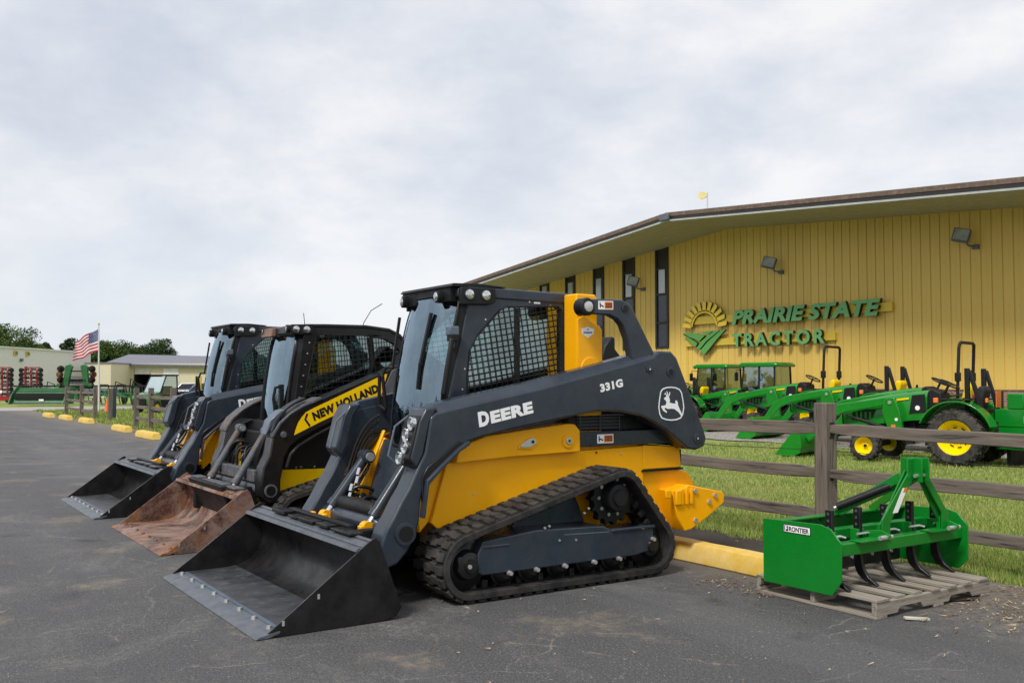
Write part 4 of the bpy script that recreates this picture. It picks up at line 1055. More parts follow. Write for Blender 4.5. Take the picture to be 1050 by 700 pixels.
    # curved lift arms
    warp(cb, lambda x, y, z: (x*(.43 if x > 0 else .34)/.52, y*1.0098, 1.5+(z-1.5)*1.0098))
    arm_p = [(3.10, .82), (3.13, .99), (3.20, 1.10), (3.30, 1.19), (3.42, 1.26), (3.58, 1.335), (4.31, 1.625), (4.42, 1.68), (4.52, 1.80), (4.62, 1.90), (4.80, 1.80), (5.20, 1.55), (5.30, 1.45), (5.28, 1.35),
             (4.9, 1.45), (4.45, 1.385), (4.22, 1.34), (3.85, 1.17), (3.56, 1.04), (3.40, .965), (3.30, .89), (3.25, .80), (3.23, .68), (3.21, .58), (3.21, .44), (3.17, .38), (3.09, .37), (3.03, .43), (3.02, .55), (3.04, .70)]
    for sx in (1, -1):
        a = MB(); a.prism(arm_p, AI, AO); arm = a.flip(sx).build('lift_arm', 'black', root, bevel=.014)
        a = MB(); a.prism([(3.12, .985), (3.12, 1.02), (3.19, 1.125), (3.30, 1.215), (3.42, 1.285), (3.60, 1.36), (3.62, 1.34), (3.42, 1.262), (3.30, 1.195), (3.2, 1.10), (3.135, .99)], AI-.01, AO+.01); a.flip(sx).build('elbow_guard', 'worn_grey', arm, bevel=.004)
        a = MB(); a.lathe([(.030, 0), (.030, .012), (.016, .014)], (AO, 3.23, 1.01), 'x', 16); a.flip(sx).build('pin_boss', 'worn_grey', arm)
        a = MB(); a.lathe([(.06, 0), (.062, .016), (.045, .018)], (AO, 3.11, .49), 'x', 22); a.flip(sx).build('pin_ring', 'worn_grey', arm)
        a = MB(); a.cyl((AO-.01, 3.11, .49), (AO+.0195, 3.11, .49), .046, n=20); a.flip(sx).split('pin_hole', 'hose', arm)
        a = MB(); a.prism([(4.30, 1.36), (4.28, 1.46), (4.36, 1.62), (4.44, 1.66), (4.50, 1.44), (4.47, 1.395)], AO, AO+.012); a.flip(sx).build('arm_cover', 'worn_grey', arm, bevel=.004)
        fl = MB(); fl.tube([(AO-.03, 4.40, 1.345), (AO+.01, 4.22, 1.30), (AO+.01, 3.85, 1.135), (AO+.01, 3.56, 1.0), (AO+.01, 3.38, .90), (AO+.01, 3.30, .82), (AO+.01, 3.26, .7)], .016, 8); fl.flip(sx).build('arm_flange', 'black', arm)
        if sx > 0:
            d = MB(); d.prism([(3.335, 1.0), (3.352, 1.06), (3.375, 1.12), (3.41, 1.17), (3.45, 1.215), (3.52, 1.25), (4.285, 1.585), (4.31, 1.585), (4.25, 1.385), (4.22, 1.375), (3.63, 1.135)], AO, AO+.0012); dc = d.build('yellow_decal', 'nh_yellow', arm, angle=0)
            t = MB(); place_poly_text(t, 'NEW HOLLAND', (3.535, 1.130), (4.222, 1.408), .082, AO+.0026, offset=.055, shear=.0, spacing=1.06)
            t.prism([(3.455, 1.205), (3.475, 1.20), (3.455, 1.15), (3.50, 1.09), (3.485, 1.075), (3.435, 1.145)], AO+.0013, AO+.0028); t.build('maker_lettering', 'plastic', dc, angle=0)
    for q in [o for o in bpy.data.objects if o.parent == root and o.name.startswith('lift_arm')]:
        warp(q, lambda x, y, z: (x-.08*(1 if x > 0 else -1), y*1.009, 1.5+(z-1.5)*1.009))
    AI, AO = .62, .82
    for s_ in (1, -1): cylinder(root, (s_*.40, 3.24, 1.02), (s_*.40, 2.90, .47), .036, .1, 'worn_grey', ends='worn_grey')
    t = MB(); t.cyl((-AI, 3.11, .49), (AI, 3.11, .49), .06, n=18); t.box(-AI, AI, 3.04, 3.12, .55, .66); t.build('torque_tube', 'worn_grey', root, bevel=.005)
    c = MB(); c.prism([(2.74, .52), (2.82, .52), (3.0, .12), (2.92, .08)], -.55, .55); c.box(-.56, -.48, 2.8, 3.1, .2, .5); c.box(.48, .56, 2.8, 3.1, .2, .5); c.build('quick_coupler', 'plastic', root, bevel=.01)
    h = MB()
    for s_ in (1, -1):
        for k in range(4): h.tube(bez([(s_*(.58-.03*k), 3.40, 1.10), (s_*(.60-.03*k), 3.20, 1.16-.04*k), (s_*(.60-.04*k), 3.10, .9), (s_*(.50-.05*k), 3.10, .6)]), .011, 8)
    rnd = random.Random(9)
    for k in range(9):
        x0 = rnd.uniform(-.45, .45); x1 = x0+rnd.uniform(-.2, .2); h.tube(bez([(x0, 3.36, rnd.uniform(.6, 1.0)), (x0, 3.12, rnd.uniform(.85, 1.05)), (x1, 3.04, .8), (x1, 3.15, .5)]), .012, 8)
    h.split('hose', 'hose', root)
    for k5 in range(4): MB().tube(bez([(.80-.03*k5, 3.16, 1.02+.02*k5), (.80-.03*k5, 3.20, 1.20), (.79-.03*k5, 3.34, 1.30), (.76-.03*k5, 3.50, 1.345)]), .012, 8).build('hose', 'steel' if k5 % 2 else 'hose', root)
    MB().prism([(3.10, 1.0), (3.14, 1.14), (3.24, 1.23), (3.30, 1.25), (3.30, 1.2), (3.18, 1.1)], .62, .78).build('line_cover', 'slate_dusty', root, bevel=.01)
    c = MB(); c.box(-.5, .5, 3.28, 3.36, .3, 1.0); c.build('front_panel', 'plastic', body, bevel=.01)
    make_bucket(root, 1.0, 2.11, 0, 'rust', 'rust', 'rust', dirty=True)
    return root
n1_ = make_curved()
d3 = copy_tree(d1); d3.location = (MID-5.80, 4.35, 0)
d3['label'] = 'farthest loader of the row, dark grey, black bucket, standing beyond the one with rusty bucket'
MB.ORG = Vector((0, 0, 0))
# ------------------------------------------------------------------ strip, kerb, fence
sheet('mulch_strip', wavy((-24, 6.05), (-3.9, 6.05), .05, 90, 8)+wavy((-3.7, 6.4), (-4.2, 7.1), .05, 6, 2)+wavy((-4.2, 7.12), (-24, 7.10), .07, 90, 9), .010, 'mulch')

def jitter_box(mb, x0, x1, y0, y1, z0, z1, ax, n, amp, rnd):
    """board with a slightly uneven outline along axis ax"""
    lo = [x0, y0, z0]; hi = [x1, y1, z1]; a = 'xyz'.index(ax); b, c = [i for i in range(3) if i != a]
    vs = []; 
    for i in range(n+1):
        t = lo[a]+(hi[a]-lo[a])*i/n; j = [rnd.uniform(-amp, amp) for _ in range(4)]
        for (p, q) in ((lo[b]+j[0], lo[c]+j[1]), (hi[b]+j[2], lo[c]+j[1]), (hi[b]+j[2], hi[c]+j[3]), (lo[b]+j[0], hi[c]+j[3])):
            v = [0, 0, 0]; v[a] = t; v[b] = p; v[c] = q; vs.append(tuple(v))
    fs = [(0, 1, 2, 3), (4*n, 4*n+3, 4*n+2, 4*n+1)]
    for i in range(n):
        for k in range(4): fs.append((4*i+k, 4*i+(k+1) % 4, 4*i+4+(k+1) % 4, 4*i+4+k))
    mb.add(vs, fs)

def rail_fence(xs, Y, label, rails_z=(1.07, .70, .32), seed=1, wire=False, top=1.34, rail_h=.115, gaps=(), group=None):
    rnd = random.Random(seed)
    r = empty('rail_fence', (xs[0], Y, 0), label, 'fence', group)
    org = (xs[0], Y, 0)
    for i, x in enumerate(xs):
        mb = MB(); h = top+rnd.uniform(-.03, .03); wx = .068+rnd.uniform(-.006, .006)
        jitter_box(mb, x-wx, x+wx, Y-.075, Y+.075, -.05, h, 'z', 9, .004, rnd)
        # notches where the rails enter
        p = mb.build('post', 'wood_z', r, bevel=.008, org=org)
        mm = MB()
        for z in rails_z: mm.box(x-wx-.0015, x+wx+.0015, Y-.03, Y+.03, z-.08, z-.055)
        mm.box(x+wx-.001, x+wx+.0015, Y-.02, Y+.045, rails_z[0]-.055, rails_z[0]+.07)
        mm.build('mortise', 'dark_inside', p, org=org)
    for i in range(len(xs)-1):
        if i in gaps: continue
        for k, z in enumerate(rails_z):
            mb = MB(); a = z+rnd.uniform(-.02, .02); b = z+rnd.uniform(-.025, .02)
            x0, x1 = xs[i], xs[i+1]; hh = rail_h/2*rnd.uniform(.88, 1.08); vs = []; n = 10
            for q in range(n+1):
                t = q/n; x = x0+(x1-x0)*t; zz_ = a+(b-a)*t-.012*math.sin(PI*t)+rnd.uniform(-.004, .004); th = .024+rnd.uniform(-.003, .003); e = .62 if q in (0, n) else 1
                vs += [(x, Y-th, zz_-hh*e), (x, Y+th, zz_-hh*e*.92), (x, Y+th*.9, zz_+hh*e), (x, Y-th*.8, zz_+hh*e*.95)]
            fs = [(0, 1, 2, 3), (4*n, 4*n+3, 4*n+2, 4*n+1)]
            for q in range(n):
                for j in range(4): fs.append((4*q+j, 4*q+(j+1) % 4, 4*q+4+(j+1) % 4, 4*q+4+j))
            mb.add(vs, fs); mb.build('rail', 'wood_x', r, bevel=.006, org=org)
    if wire:
        mb = MB(); pts = []
        for i in range(len(xs)): pts += [(xs[i], Y+.085, .88)]+([((xs[i]+xs[i+1])/2, Y+.085, .85)] if i < len(xs)-1 else [])
        mb.tube(pts, .0035, 5); mb.build('wire', 'hose', r, org=org)
    return r
rail_fence([.10, -2.75]+[-5.66-2.95*i for i in range(7)], 7.2, 'long weathered three rail wooden fence between the near loaders and the lawn', wire=True, seed=5)
def uX(u, Y):
    """X of the vertical line seen at photo column u, in the plane Y"""
    k = (u-525)/FPX; return Y*(FH.x+k*RT.x)/(FH.y+k*RT.y)
rail_fence([-25.4, uX(178, 7.3), uX(155.5, 7.3), uX(140.5, 7.3)], 7.3, 'short run of weathered rail fence in front of the green utility vehicle', seed=3)
rail_fence([uX(98.5, 7.5), uX(84.5, 7.5), uX(69, 7.5)], 7.5, 'far piece of rail fence left of the flagpole, before the green planter', seed=4)
for i, (x, y, lab, mt) in enumerate([(uX(113.5, 7.6), 7.6, 'single wooden post right of the orange cone', 'wood_z'), (uX(118, 8.2), 8.2, 'slim dark post just behind the single wooden post', 'slate')]):
    mb = MB(); rnd = random.Random(i); jitter_box(mb, x-.07+.02*i, x+.07-.02*i, y-.07, y+.07, -.05, 1.28, 'z', 6, .004, rnd); o = mb.build('post', mt, None, bevel=.008, org=(x, y, 0)); o.location = (x, y, 0)
    tag(o, lab, 'post')

def kerb_stop(x0, x1, y, h, d, label, seed):
    rnd = random.Random(seed); mb = MB(); n = 12; vs = []
    prof = [(-d/2, 0), (-d/2, h*.62), (-d/2+.035, h*.97), (d/2-.035, h), (d/2, h*.62), (d/2, 0)]
    for i in range(n+1):
        x = x0+(x1-x0)*i/n; e = 0
        for (py_, pz_) in prof:
            s_ = (.80 if i in (0, n) else 1)
            vs.append((x+(.05 if i == 0 else -.05 if i == n else 0)*(pz_/h), y+py_+rnd.uniform(-.004, .004), pz_*(.9 if i in (0, n) else 1)+rnd.uniform(-.004, .004)*(pz_ > 0)))
    m_ = len(prof); fs = [tuple(range(m_)), tuple(range((n+1)*m_-1, n*m_-1, -1))]
    for i in range(n):
        for k in range(m_-1): fs.append((i*m_+k, i*m_+k+1, (i+1)*m_+k+1, (i+1)*m_+k))
        fs.append((i*m_+m_-1, i*m_, (i+1)*m_, (i+1)*m_+m_-1))
    o = mb.add(vs, fs).build('parking_stop', 'kerb', None, bevel=.012, org=((x0+x1)/2, y, 0), angle=40); o.location = ((x0+x1)/2, y, 0)
    tag(o, label, 'parking stop', 'yellow parking stops along the lawn')
kerb_stop(-7.25, -4.72, 5.80, .165, .20, 'nearest yellow parking stop, under the tail of the 331G loader', 1)
for i, (xc, yc, lab) in enumerate([(-27.0, 6.20, 'yellow parking stop nearest the farthest loader'), (-31.25, 6.40, 'yellow parking stop in front of the single wooden post'), (-38.3, 6.6, 'yellow parking stop before the right end of the far fence piece'),
                                   (-42.2, 6.5, 'yellow parking stop before the middle post of the far fence piece'), (-45.6, 6.35, 'most distant yellow parking stop at the left end of the row')]):
    kerb_stop(xc-.98, xc+.98, yc, .19, .24, lab, 10+i)

# ------------------------------------------------------------------ pallet
rnd = random.Random(12)
pal = empty('pallet', (-4.3, 5.95, 0), 'weathered wooden pallet under the green box blade', 'pallet')
PO = (-4.3, 5.95, 0)
def notch_str(x):
    y0, y1 = 5.31, 6.60
    return [(y0, .02), (y0+.22, .02), (y0+.25, .055), (y0+.47, .055), (y0+.50, .02), (y1-.50, .02), (y1-.47, .055), (y1-.25, .055), (y1-.22, .02), (y1, .02), (y1, .105), (y0, .105)]
for x in (-3.82, -4.30, -4.77): MB().prism(notch_str(x), x-.018, x+.018, 'x').build('stringer', 'pallet_y', pal, bevel=.003, org=PO)
y = 5.31
for w_ in (.135, .09, .095, .09, .10, .09, .135):
    mb = MB(); jitter_box(mb, -4.79+rnd.uniform(-.01, .01), -3.80+rnd.uniform(-.01, .012), y, y+w_, .1055, .124, 'x', 4, .002, rnd); mb.build('deck_board', 'pallet_x', pal, bevel=.002, org=PO); y += w_+.0915
for yy in (5.31, 5.93, 6.49):
    mb = MB(); jitter_box(mb, -4.80, -3.80, yy, yy+.11, .002, .0195, 'x', 4, .001, rnd); mb.build('bottom_board', 'pallet_x', pal, bevel=.002, org=PO)

# ------------------------------------------------------------------ box blade
BO = (-4.35, 6.0, .12)
bb = empty('box_blade', BO, 'bright green box blade with five black scarifier shanks on a pallet', 'box blade')
side = [(-4.69, .54), (-4.20, .555), (-4.115, .535), (-4.03, .45), (-4.035, .20), (-4.11, .10), (-4.69, .10)]
for k, yy in enumerate((5.272, 6.725)):
    sd = MB().prism([(x, z+(.026 if k else 0)*(1 if z < .2 else 0)) for x, z in side], yy, yy+.012, 'y').build('side_plate', 'blade_green', bb, bevel=.003, org=BO)
    if k == 0:
        d = MB(); c0 = Vector((-4.495, 5.2708, .470)); rt_ = Vector((1, 0, .0)); up_ = Vector((0, 0, 1))
        d.box(-4.505, -4.275, 5.2700, 5.2712, .468, .524); d.mi = 1; d.box(-4.500, -4.280, 5.2694, 5.2706, .473, .519); d.mi = 0
        d.box(-4.496, -4.463, 5.2688, 5.2700, .477, .515); d.mi = 1; vs, fs = text_geo('F', .042, .0004, .0018); place_text(d, vs, fs, (-4.490, 5.2682, .481), (1, 0, 0), (0, 0, 1)); d.mi = 0
        vs, fs = text_geo('RONTIER', 1, .0004, .03, 0, 1.0); x0 = min(v[0] for v in vs); x1 = max(v[0] for v in vs); h1 = max(v[1] for v in vs)
        place_text(d, [((v[0]-x0)/(x1-x0)*.168, v[1]/h1*.032, v[2]) for v in vs], fs, (-4.456, 5.2688, .480), (1, 0, 0), (0, 0, 1))
        d.build('maker_label', ['plastic', 'white'], sd, angle=0, org=BO)
MB().box(-4.16, -4.075, 5.284, 6.725, .350, .435).build('front_beam', 'blade_green', bb, bevel=.008, org=BO)
MB().box(-4.42, -4.35, 5.284, 6.725, .40, .475).build('rear_beam', 'blade_green', bb, bevel=.008, org=BO)
mb = MB(); pr = [(-4.60, .13), (-4.635, .20), (-4.65, .32), (-4.64, .44), (-4.60, .53)]; mb.prism(pr+[(x-.012, z) for x, z in pr][::-1], 5.284, 6.725, 'y'); mb.box(-4.62, -4.54, 5.284, 6.725, .525, .537)
mb.build('mouldboard', 'blade_green', bb, bevel=.002, org=BO)
mb = MB(); mb.box(-4.600, -4.588, 5.30, 6.71, .126, .34); cb_ = mb.build('cutting_edge', 'black', bb, org=BO, bevel=.002)
for k in range(6): MB().cyl((-4.590, 5.40+.24*k, .20), (-4.578, 5.40+.24*k, .20), .014, n=8).build('edge_bolt', 'bolt', cb_, org=BO)
for k in range(5):
    yk = 5.36+.297*k; mb = MB()
    path = [(-4.215, .645), (-4.215, .30), (-4.21, .24), (-4.185, .19), (-4.135, .155), (-4.04, .127), (-4.03, .137), (-4.10, .18), (-4.135, .22), (-4.15, .27), (-4.16, .33), (-4.16, .645)]
    mb.prism(path, yk-.014, yk+.014, 'y'); sh_ = mb.build('shank', 'black', bb, bevel=.003, org=BO)
    for z in (.62, .575, .53, .485): MB().cyl((-4.19, yk-.0155, z), (-4.19, yk+.0155, z), .010, n=10).build('adjust_hole', 'steel', sh_, org=BO)
    mb = MB(); mb.box(-4.225, -4.161, yk-.035, yk-.0165, .36, .50); mb.box(-4.225, -4.161, yk+.0165, yk+.035, .36, .50); mb.split('shank_pocket', 'blade_green', bb, bevel=.003, org=BO)
    MB().tube([(-4.15, yk-.06, .47), (-4.15, yk+.06, .47), (-4.13, yk+.09, .46)], .008, 6).build('pocket_pin', 'bolt', bb, org=BO)
mast = MB()
mast.split('x', 'blade_green') if False else None
for s_, (yb, yt) in ((-1, (5.80, 6.10)), (1, (6.50, 6.24))):
    m1 = MB(); m1.bar((-4.10, yb, .50), (-4.10, yt, .86), .012, .075, (0, 1, .3)); m1.box(-4.115, -4.085, yb-.04, yb+.04, .38, .53)
    m1.bar((-4.06, yb, .50), (-4.06, yt, .86), .07, .012, (0, 1, 0)) if False else None
    m1.prism([(yb-.045, .42), (yb+.045, .42), (yb+.045, .54), (yt+.045, .85), (yt+.045, .965), (yt-.045, .965), (yt-.045, .86), (yb-.045, .56)], -4.075, -4.063, 'x')
    m1.build('mast_leg', 'blade_green', bb, bevel=.003, org=BO)
for yt in (6.125, 6.205): MB().box(-4.17, -4.0, yt, yt+.012, .80, .968).build('mast_clevis', 'blade_green', bb, bevel=.003, org=BO)
MB().cyl((-4.04, 6.10, .845), (-4.04, 6.24, .845), .014, n=10).build('clevis_pin', 'bolt', bb, org=BO)
MB().prism([(5.872, .60), (5.928, .60), (6.045, .765), (5.99, .765)], -4.0625, -4.0615, 'x').build('warning_label', 'white', bb, angle=0, org=BO)
MB().prism([(5.99, .735), (6.024, .735), (6.045, .765), (6.01, .765)], -4.0614, -4.0607, 'x').build('warning_label', 'orange', bb, angle=0, org=BO)
for yy in (6.06, 6.27): MB().bar((-4.12, yy, .84), (-4.60, yy-.1 if yy < 6.1 else yy+.1, .53), .012, .06).build('rear_brace', 'blade_green', bb, bevel=.003, org=BO)
MB().bar((-4.12, 6.165, .80), (-4.62, 5.80, .50), .03, .035).build('parking_link', 'blade_green', bb, bevel=.003, org=BO)
MB().cyl((-4.21, 6.06, .765), (-4.50, 5.84, .60), .027, n=16).build('manual_holder', 'plastic', bb, org=BO)
MB().cyl((-4.49, 5.85, .605), (-4.515, 5.83, .59), .012, n=10).build('holder_knob', 'bolt', bb, org=BO)
for yy in (5.72, 6.52):
    MB().prism([(-4.19, .43), (-4.02, .43), (-3.98, .455), (-3.98, .475), (-4.06, .50), (-4.19, .48)], yy, yy+.014, 'y').build('hitch_lug', 'blade_green', bb, bevel=.003, org=BO)
    MB().cyl((-4.01, yy-.07, .455), (-4.01, yy+.06, .455), .016, n=12).build('hitch_pin', 'bolt', bb, org=BO)
    MB().prism([(yy-.24, .437), (yy+.05, .437), (yy+.05, .447), (yy-.24, .443)], -4.13, -4.02, 'x').build('hitch_gusset', 'blade_green', bb, org=BO)

# ------------------------------------------------------------------ grass blades and litter
def grass_mesh(name, pts, hts, wds, m, seed=0):
    n = len(pts); rs = np.random.RandomState(seed)
    ang = rs.uniform(0, 2*PI, n); lean = rs.uniform(.1, .7, n)*hts; la = rs.uniform(0, 2*PI, n)
    v = np.zeros((n, 3, 3)); v[:, 0, :2] = pts+np.stack([np.cos(ang), np.sin(ang)], 1)*wds[:, None]; v[:, 1, :2] = pts-np.stack([np.cos(ang), np.sin(ang)], 1)*wds[:, None]
    v[:, 2, :2] = pts+np.stack([np.cos(la), np.sin(la)], 1)*lean[:, None]; v[:, 2, 2] = hts; v[:, :2, 2] = -.01
    me = bpy.data.meshes.new(name); me.vertices.add(3*n); me.vertices.foreach_set('co', v.reshape(-1)); me.loops.add(3*n); me.loops.foreach_set('vertex_index', np.arange(3*n, dtype=np.int32))
    me.polygons.add(n); me.polygons.foreach_set('loop_start', np.arange(0, 3*n, 3, dtype=np.int32)); me.update(calc_edges=True)
    at = me.color_attributes.new('tone', 'FLOAT_COLOR', 'POINT'); c = np.repeat(rs.uniform(0, 1, n), 3); col = np.stack([c, c, c, np.ones_like(c)], 1).astype(np.float32); at.data.foreach_set('color', col.reshape(-1))
    me.materials.append(m); o = bpy.data.objects.new(name, me); COL.objects.link(o); return o
def make_blade_mat():
    m, nt, b, out = _nt('grass_blades')
    at = nt.nodes.new('ShaderNodeAttribute'); at.attribute_name = 'tone'
    c = ramp(nt, at.outputs['Fac'], [(0, (.085, .15, .018)), (.42, (.20, .29, .045)), (.76, (.32, .385, .085)), (.91, (.40, .40, .15)), (1, (.52, .47, .25))])
    c = mix_rgb(nt, ramp(nt, noise(nt, .6, 5, .6), [(.45, 0), (.70, .55)]), c, (.35, .34, .12))
    c = mix_rgb(nt, ramp(nt, noise(nt, 1.7, 4, .6), [(.55, 0), (.70, .6)]), c, (.07, .15, .025))
    nt.links.new(c, b.inputs['Base Color']); b.inputs['Roughness'].default_value = .7; b.inputs['Specular IOR Level'].default_value = .25
    b.inputs['Transmission Weight'].default_value = 0
    return m
M['blade'] = make_blade_mat()
rs = np.random.RandomState(3)
def screen_pts(n, u0, u1, dmin, dmax, ylo, yhi, xlo=-70, xhi=12):
    inv = rs.uniform(1/dmax, 1/dmin, n); d = 1/inv; u = rs.uniform(u0, u1, n)
    p = np.outer(d, [FH.x, FH.y])+np.outer((u-525)/FPX*d, [RT.x, RT.y])
    k = (p[:, 1] > ylo+.06*np.sin(p[:, 0]*3.1)+.05*np.sin(p[:, 0]*9)) & (p[:, 1] < yhi) & (p[:, 0] > xlo) & (p[:, 0] < xhi); return p[k], d[k]
P, D = screen_pts(230000, 640, 1120, 5.0, 24, 7.02, 18.8)
far = np.clip(D/8, .8, 3)
H_ = rs.uniform(.018, .048, len(D)); near_f = np.abs(P[:, 1]-7.2) < .28; H_[near_f] *= 2.0
for px_ in [.10, -2.75, -5.66, -8.61]: H_[np.hypot(P[:, 0]-px_, P[:, 1]-7.2) < .22] *= 1.5
tuft = (np.sin(P[:, 0]*2.3)+np.sin(P[:, 1]*3.1+P[:, 0])+rs.uniform(-1, 1, len(D)))*.12+1; H_ *= tuft
g1 = grass_mesh('grass', P, H_, .0035*far, M['blade'], 1); tag(g1, kind='stuff'); g1['label'] = 'short green and straw coloured lawn grass'
P, D = screen_pts(60000, -20, 230, 24, 80, 7.05, 40, xhi=-24, xlo=-56.5)
g2 = grass_mesh('grass', P, rs.uniform(.05, .14, len(D)), .012*np.clip(D/25, 1, 3), M['blade'], 2); tag(g2, kind='stuff'); g2['label'] = 'lawn grass around the far fence posts'

lit = MB(); rnd = random.Random(21)
for i in range(1500):
    if i < 460: x = rnd.gauss(-3.40, .22); y = rnd.gauss(6.2, .38)
    elif i < 1100: x = rnd.uniform(-3.9, -1.5); y = 7.0-abs(rnd.gauss(0, .28))
    elif i < 1250: x = rnd.uniform(-5.3, -4.6); y = rnd.gauss(5.3, .10)
    else: x = rnd.uniform(-8, -1); y = rnd.uniform(2.5, 6.8)
    if -4.85 < x < -3.78 and 5.29 < y < 6.62: continue
    a = rnd.uniform(0, PI); L = .006+rnd.random()**2.5*.035*(1 if i < 1250 else .5); w_ = rnd.uniform(.0012, .0045); dx, dy = math.cos(a), math.sin(a); z0 = rnd.uniform(.005, .014)
    lit.mi = rnd.choice((0, 0, 1, 1, 1)); lit.add([(x-dx*L-dy*w_, y-dy*L+dx*w_, z0), (x+dx*L-dy*w_, y+dy*L+dx*w_, z0+rnd.uniform(0, .01)), (x+dx*L+dy*w_, y+dy*L-dx*w_, z0+rnd.uniform(0, .008)), (x-dx*L+dy*w_, y-dy*L-dx*w_, z0+.002)], [(0, 1, 2, 3)])
M['straw'] = mat('straw_litter', (.40, .31, .18), .9, var=.3); M['straw2'] = mat('brown_litter', (.16, .10, .06), .9, var=.3); M['chip'] = mat('pale_chip', (.50, .46, .38), .9, var=.2)
o = lit.build('litter', ['straw', 'straw2', 'chip'], None, angle=0, recalc=False); tag(o, kind='stuff'); o['label'] = 'straw, dry leaves and wood chips on the asphalt'
c_ = MB(); c_.obox((-3.66, 5.52, .012), (.16, .035, .016), (0, 4, 60)); o = c_.build('wood_chip', 'chip', None, bevel=.003, org=(-3.66, 5.52, 0)); o.location = (-3.66, 5.52, 0); tag(o, 'pale broken sliver of wood on the asphalt beside the pallet', 'wood chip')
# ------------------------------------------------------------------ showroom building
BY = 28.0; FY = 24.8; RX = -26.6; XL = -42.0; XR = 16.0
def rz(x): return 7.91-(.0785*(x-RX) if x > RX else .092*(RX-x))
SO = .345
bld = empty('store_building', (RX, BY, 0), 'long mustard metal-sided store building with a low gable roof', 'building')
OB = (RX, BY, 0)
def add_corr(mb, xa, xb, zb, ztop, y):
    """vertical ribbed siding between xa and xb, top following ztop(x)"""
    pr = []; x = xa; P_ = .335
    while x < xb-1e-6:
        for dx, dy in ((0, 0), (.012, .030), (.040, .030), (.052, 0), (.19, 0), (.195, .006), (.205, .006), (.21, 0)):
            if x+dx < xb: pr.append((x+dx, y+dy))
        x += P_
    pr.append((xb, y)); n = len(pr)
    mb.add([(px_, py_, zb(px_) if callable(zb) else zb) for px_, py_ in pr]+[(px_, py_, ztop(px_)) for px_, py_ in pr], [(i, i+1, n+i+1, n+i) for i in range(n-1)])
wins = [(-30.76, -29.94), (-32.93, -32.1), (-35.05, -34.25), (-37.22, -36.42), (-39.37, -38.57), (-41.5, -40.7)]
stf = lambda x: rz(x)-SO+.02
segs = []; cur = XL
for a, b_ in sorted(wins): segs.append((cur, a)); cur = b_
segs.append((cur, XR))
mb = MB()
for a, b_ in segs: add_corr(mb, a, b_, 1.25, stf, BY)
for a, b_ in wins: add_corr(mb, a, b_, 1.25, lambda x: 2.95, BY)
mb.box(XL, XL+.1, BY+.06, 58, 0, 5.0); mb.box(XR-.1, XR, BY+.06, 58, 0, 4.6)
mb.build('wall', 'siding', bld, org=OB, angle=20, recalc=False)
MB().box(XL, XR, BY-.06, BY+.10, 0, 1.245).build('brick_base', 'brick', bld, org=OB)
mb = MB(); mb.box(XL, XR, BY-.075, BY+.10, 1.2455, 1.285); mb.build('sill_band', 'fascia', bld, org=OB)
for i, (a, b_) in enumerate(wins):
    top = rz(b_)-SO-.01
    f = MB(); f.box(a+.003, a+.11, BY-.05, BY+.05, 2.95, top); f.box(b_-.11, b_-.003, BY-.05, BY+.05, 2.95, top)
    for z in (2.95, 4.0, 5.22, 6.33): f.box(a+.111, b_-.111, BY-.045, BY+.05, z, z+.09)
    f.box(a+.111, b_-.111, BY+.0, BY+.05, 6.42, top); 
    w_ = f.build('window', 'frame_dark', bld, org=OB, bevel=.004)
    g = MB(); g.box(a+.112, b_-.112, BY+.01, BY+.03, 3.041, 3.999); g.box(a+.112, b_-.112, BY+.01, BY+.03, 4.091, 5.219); g.build('lower_pane', 'window_glass', w_, org=OB)
    g = MB(); g.box(a+.20, b_-.24, BY-.01, BY+.02, 5.311, 6.329)
    M.setdefault('pale_pane', mat('pale_reflection_glass', (.42, .46, .52), .12, coat=1, var=.1)); g.build('upper_pane', 'pale_pane', w_, org=OB)  # reflection in the upper pane is painted as a pale base colour
def roof_band(y0, y1, t0, t1, name, m, xa=XL-1.5, xb=XR+1.5):
    p = [(xa, rz(xa)), (RX, rz(RX)), (xb, rz(xb))]
    return MB().prism([(x, z-t0) for x, z in p]+[(x, z-t1) for x, z in p][::-1], y0, y1, 'y').build(name, m, bld, org=OB, angle=0)
rf = roof_band(FY+.06, 60, .03, .28, 'roof', 'fascia')
roof_band(FY-.02, FY+.055, 0, .15, 'roof_cap', 'fascia')
roof_band(FY, FY+.05, .152, .275, 'fascia_board', 'fascia_dark')
roof_band(FY-.03, FY+.06, .277, .335, 'drip_edge', 'drip')
mb = MB()
p = [(XL-1.5, rz(XL-1.5)-SO), (RX, rz(RX)-SO), (XR+1.5, rz(XR+1.5)-SO)]
mb.prism(p+[(x, z+.02) for x, z in p][::-1], FY+.065, BY+.3, 'y')
for k in range(1, 8):
    yy = FY+.065+k*.4
    mb.prism([(x, z-.008) for x, z in p]+[(x, z-.001) for x, z in p][::-1], yy, yy+.025, 'y')
mb.build('soffit', 'soffit', bld, org=OB, angle=0)
c = MB(); c.box(RX-.28, RX+.22, FY-.16, FY-.035, 7.60, 7.86); o = c.build('floodlight', 'lamp_grey', None, bevel=.03, org=(RX, FY, 7.6)); o.location = (RX, FY, 7.6)
tag(o, 'small grey light box fixed at the peak of the roof edge', 'floodlight', 'floodlights on the store building')
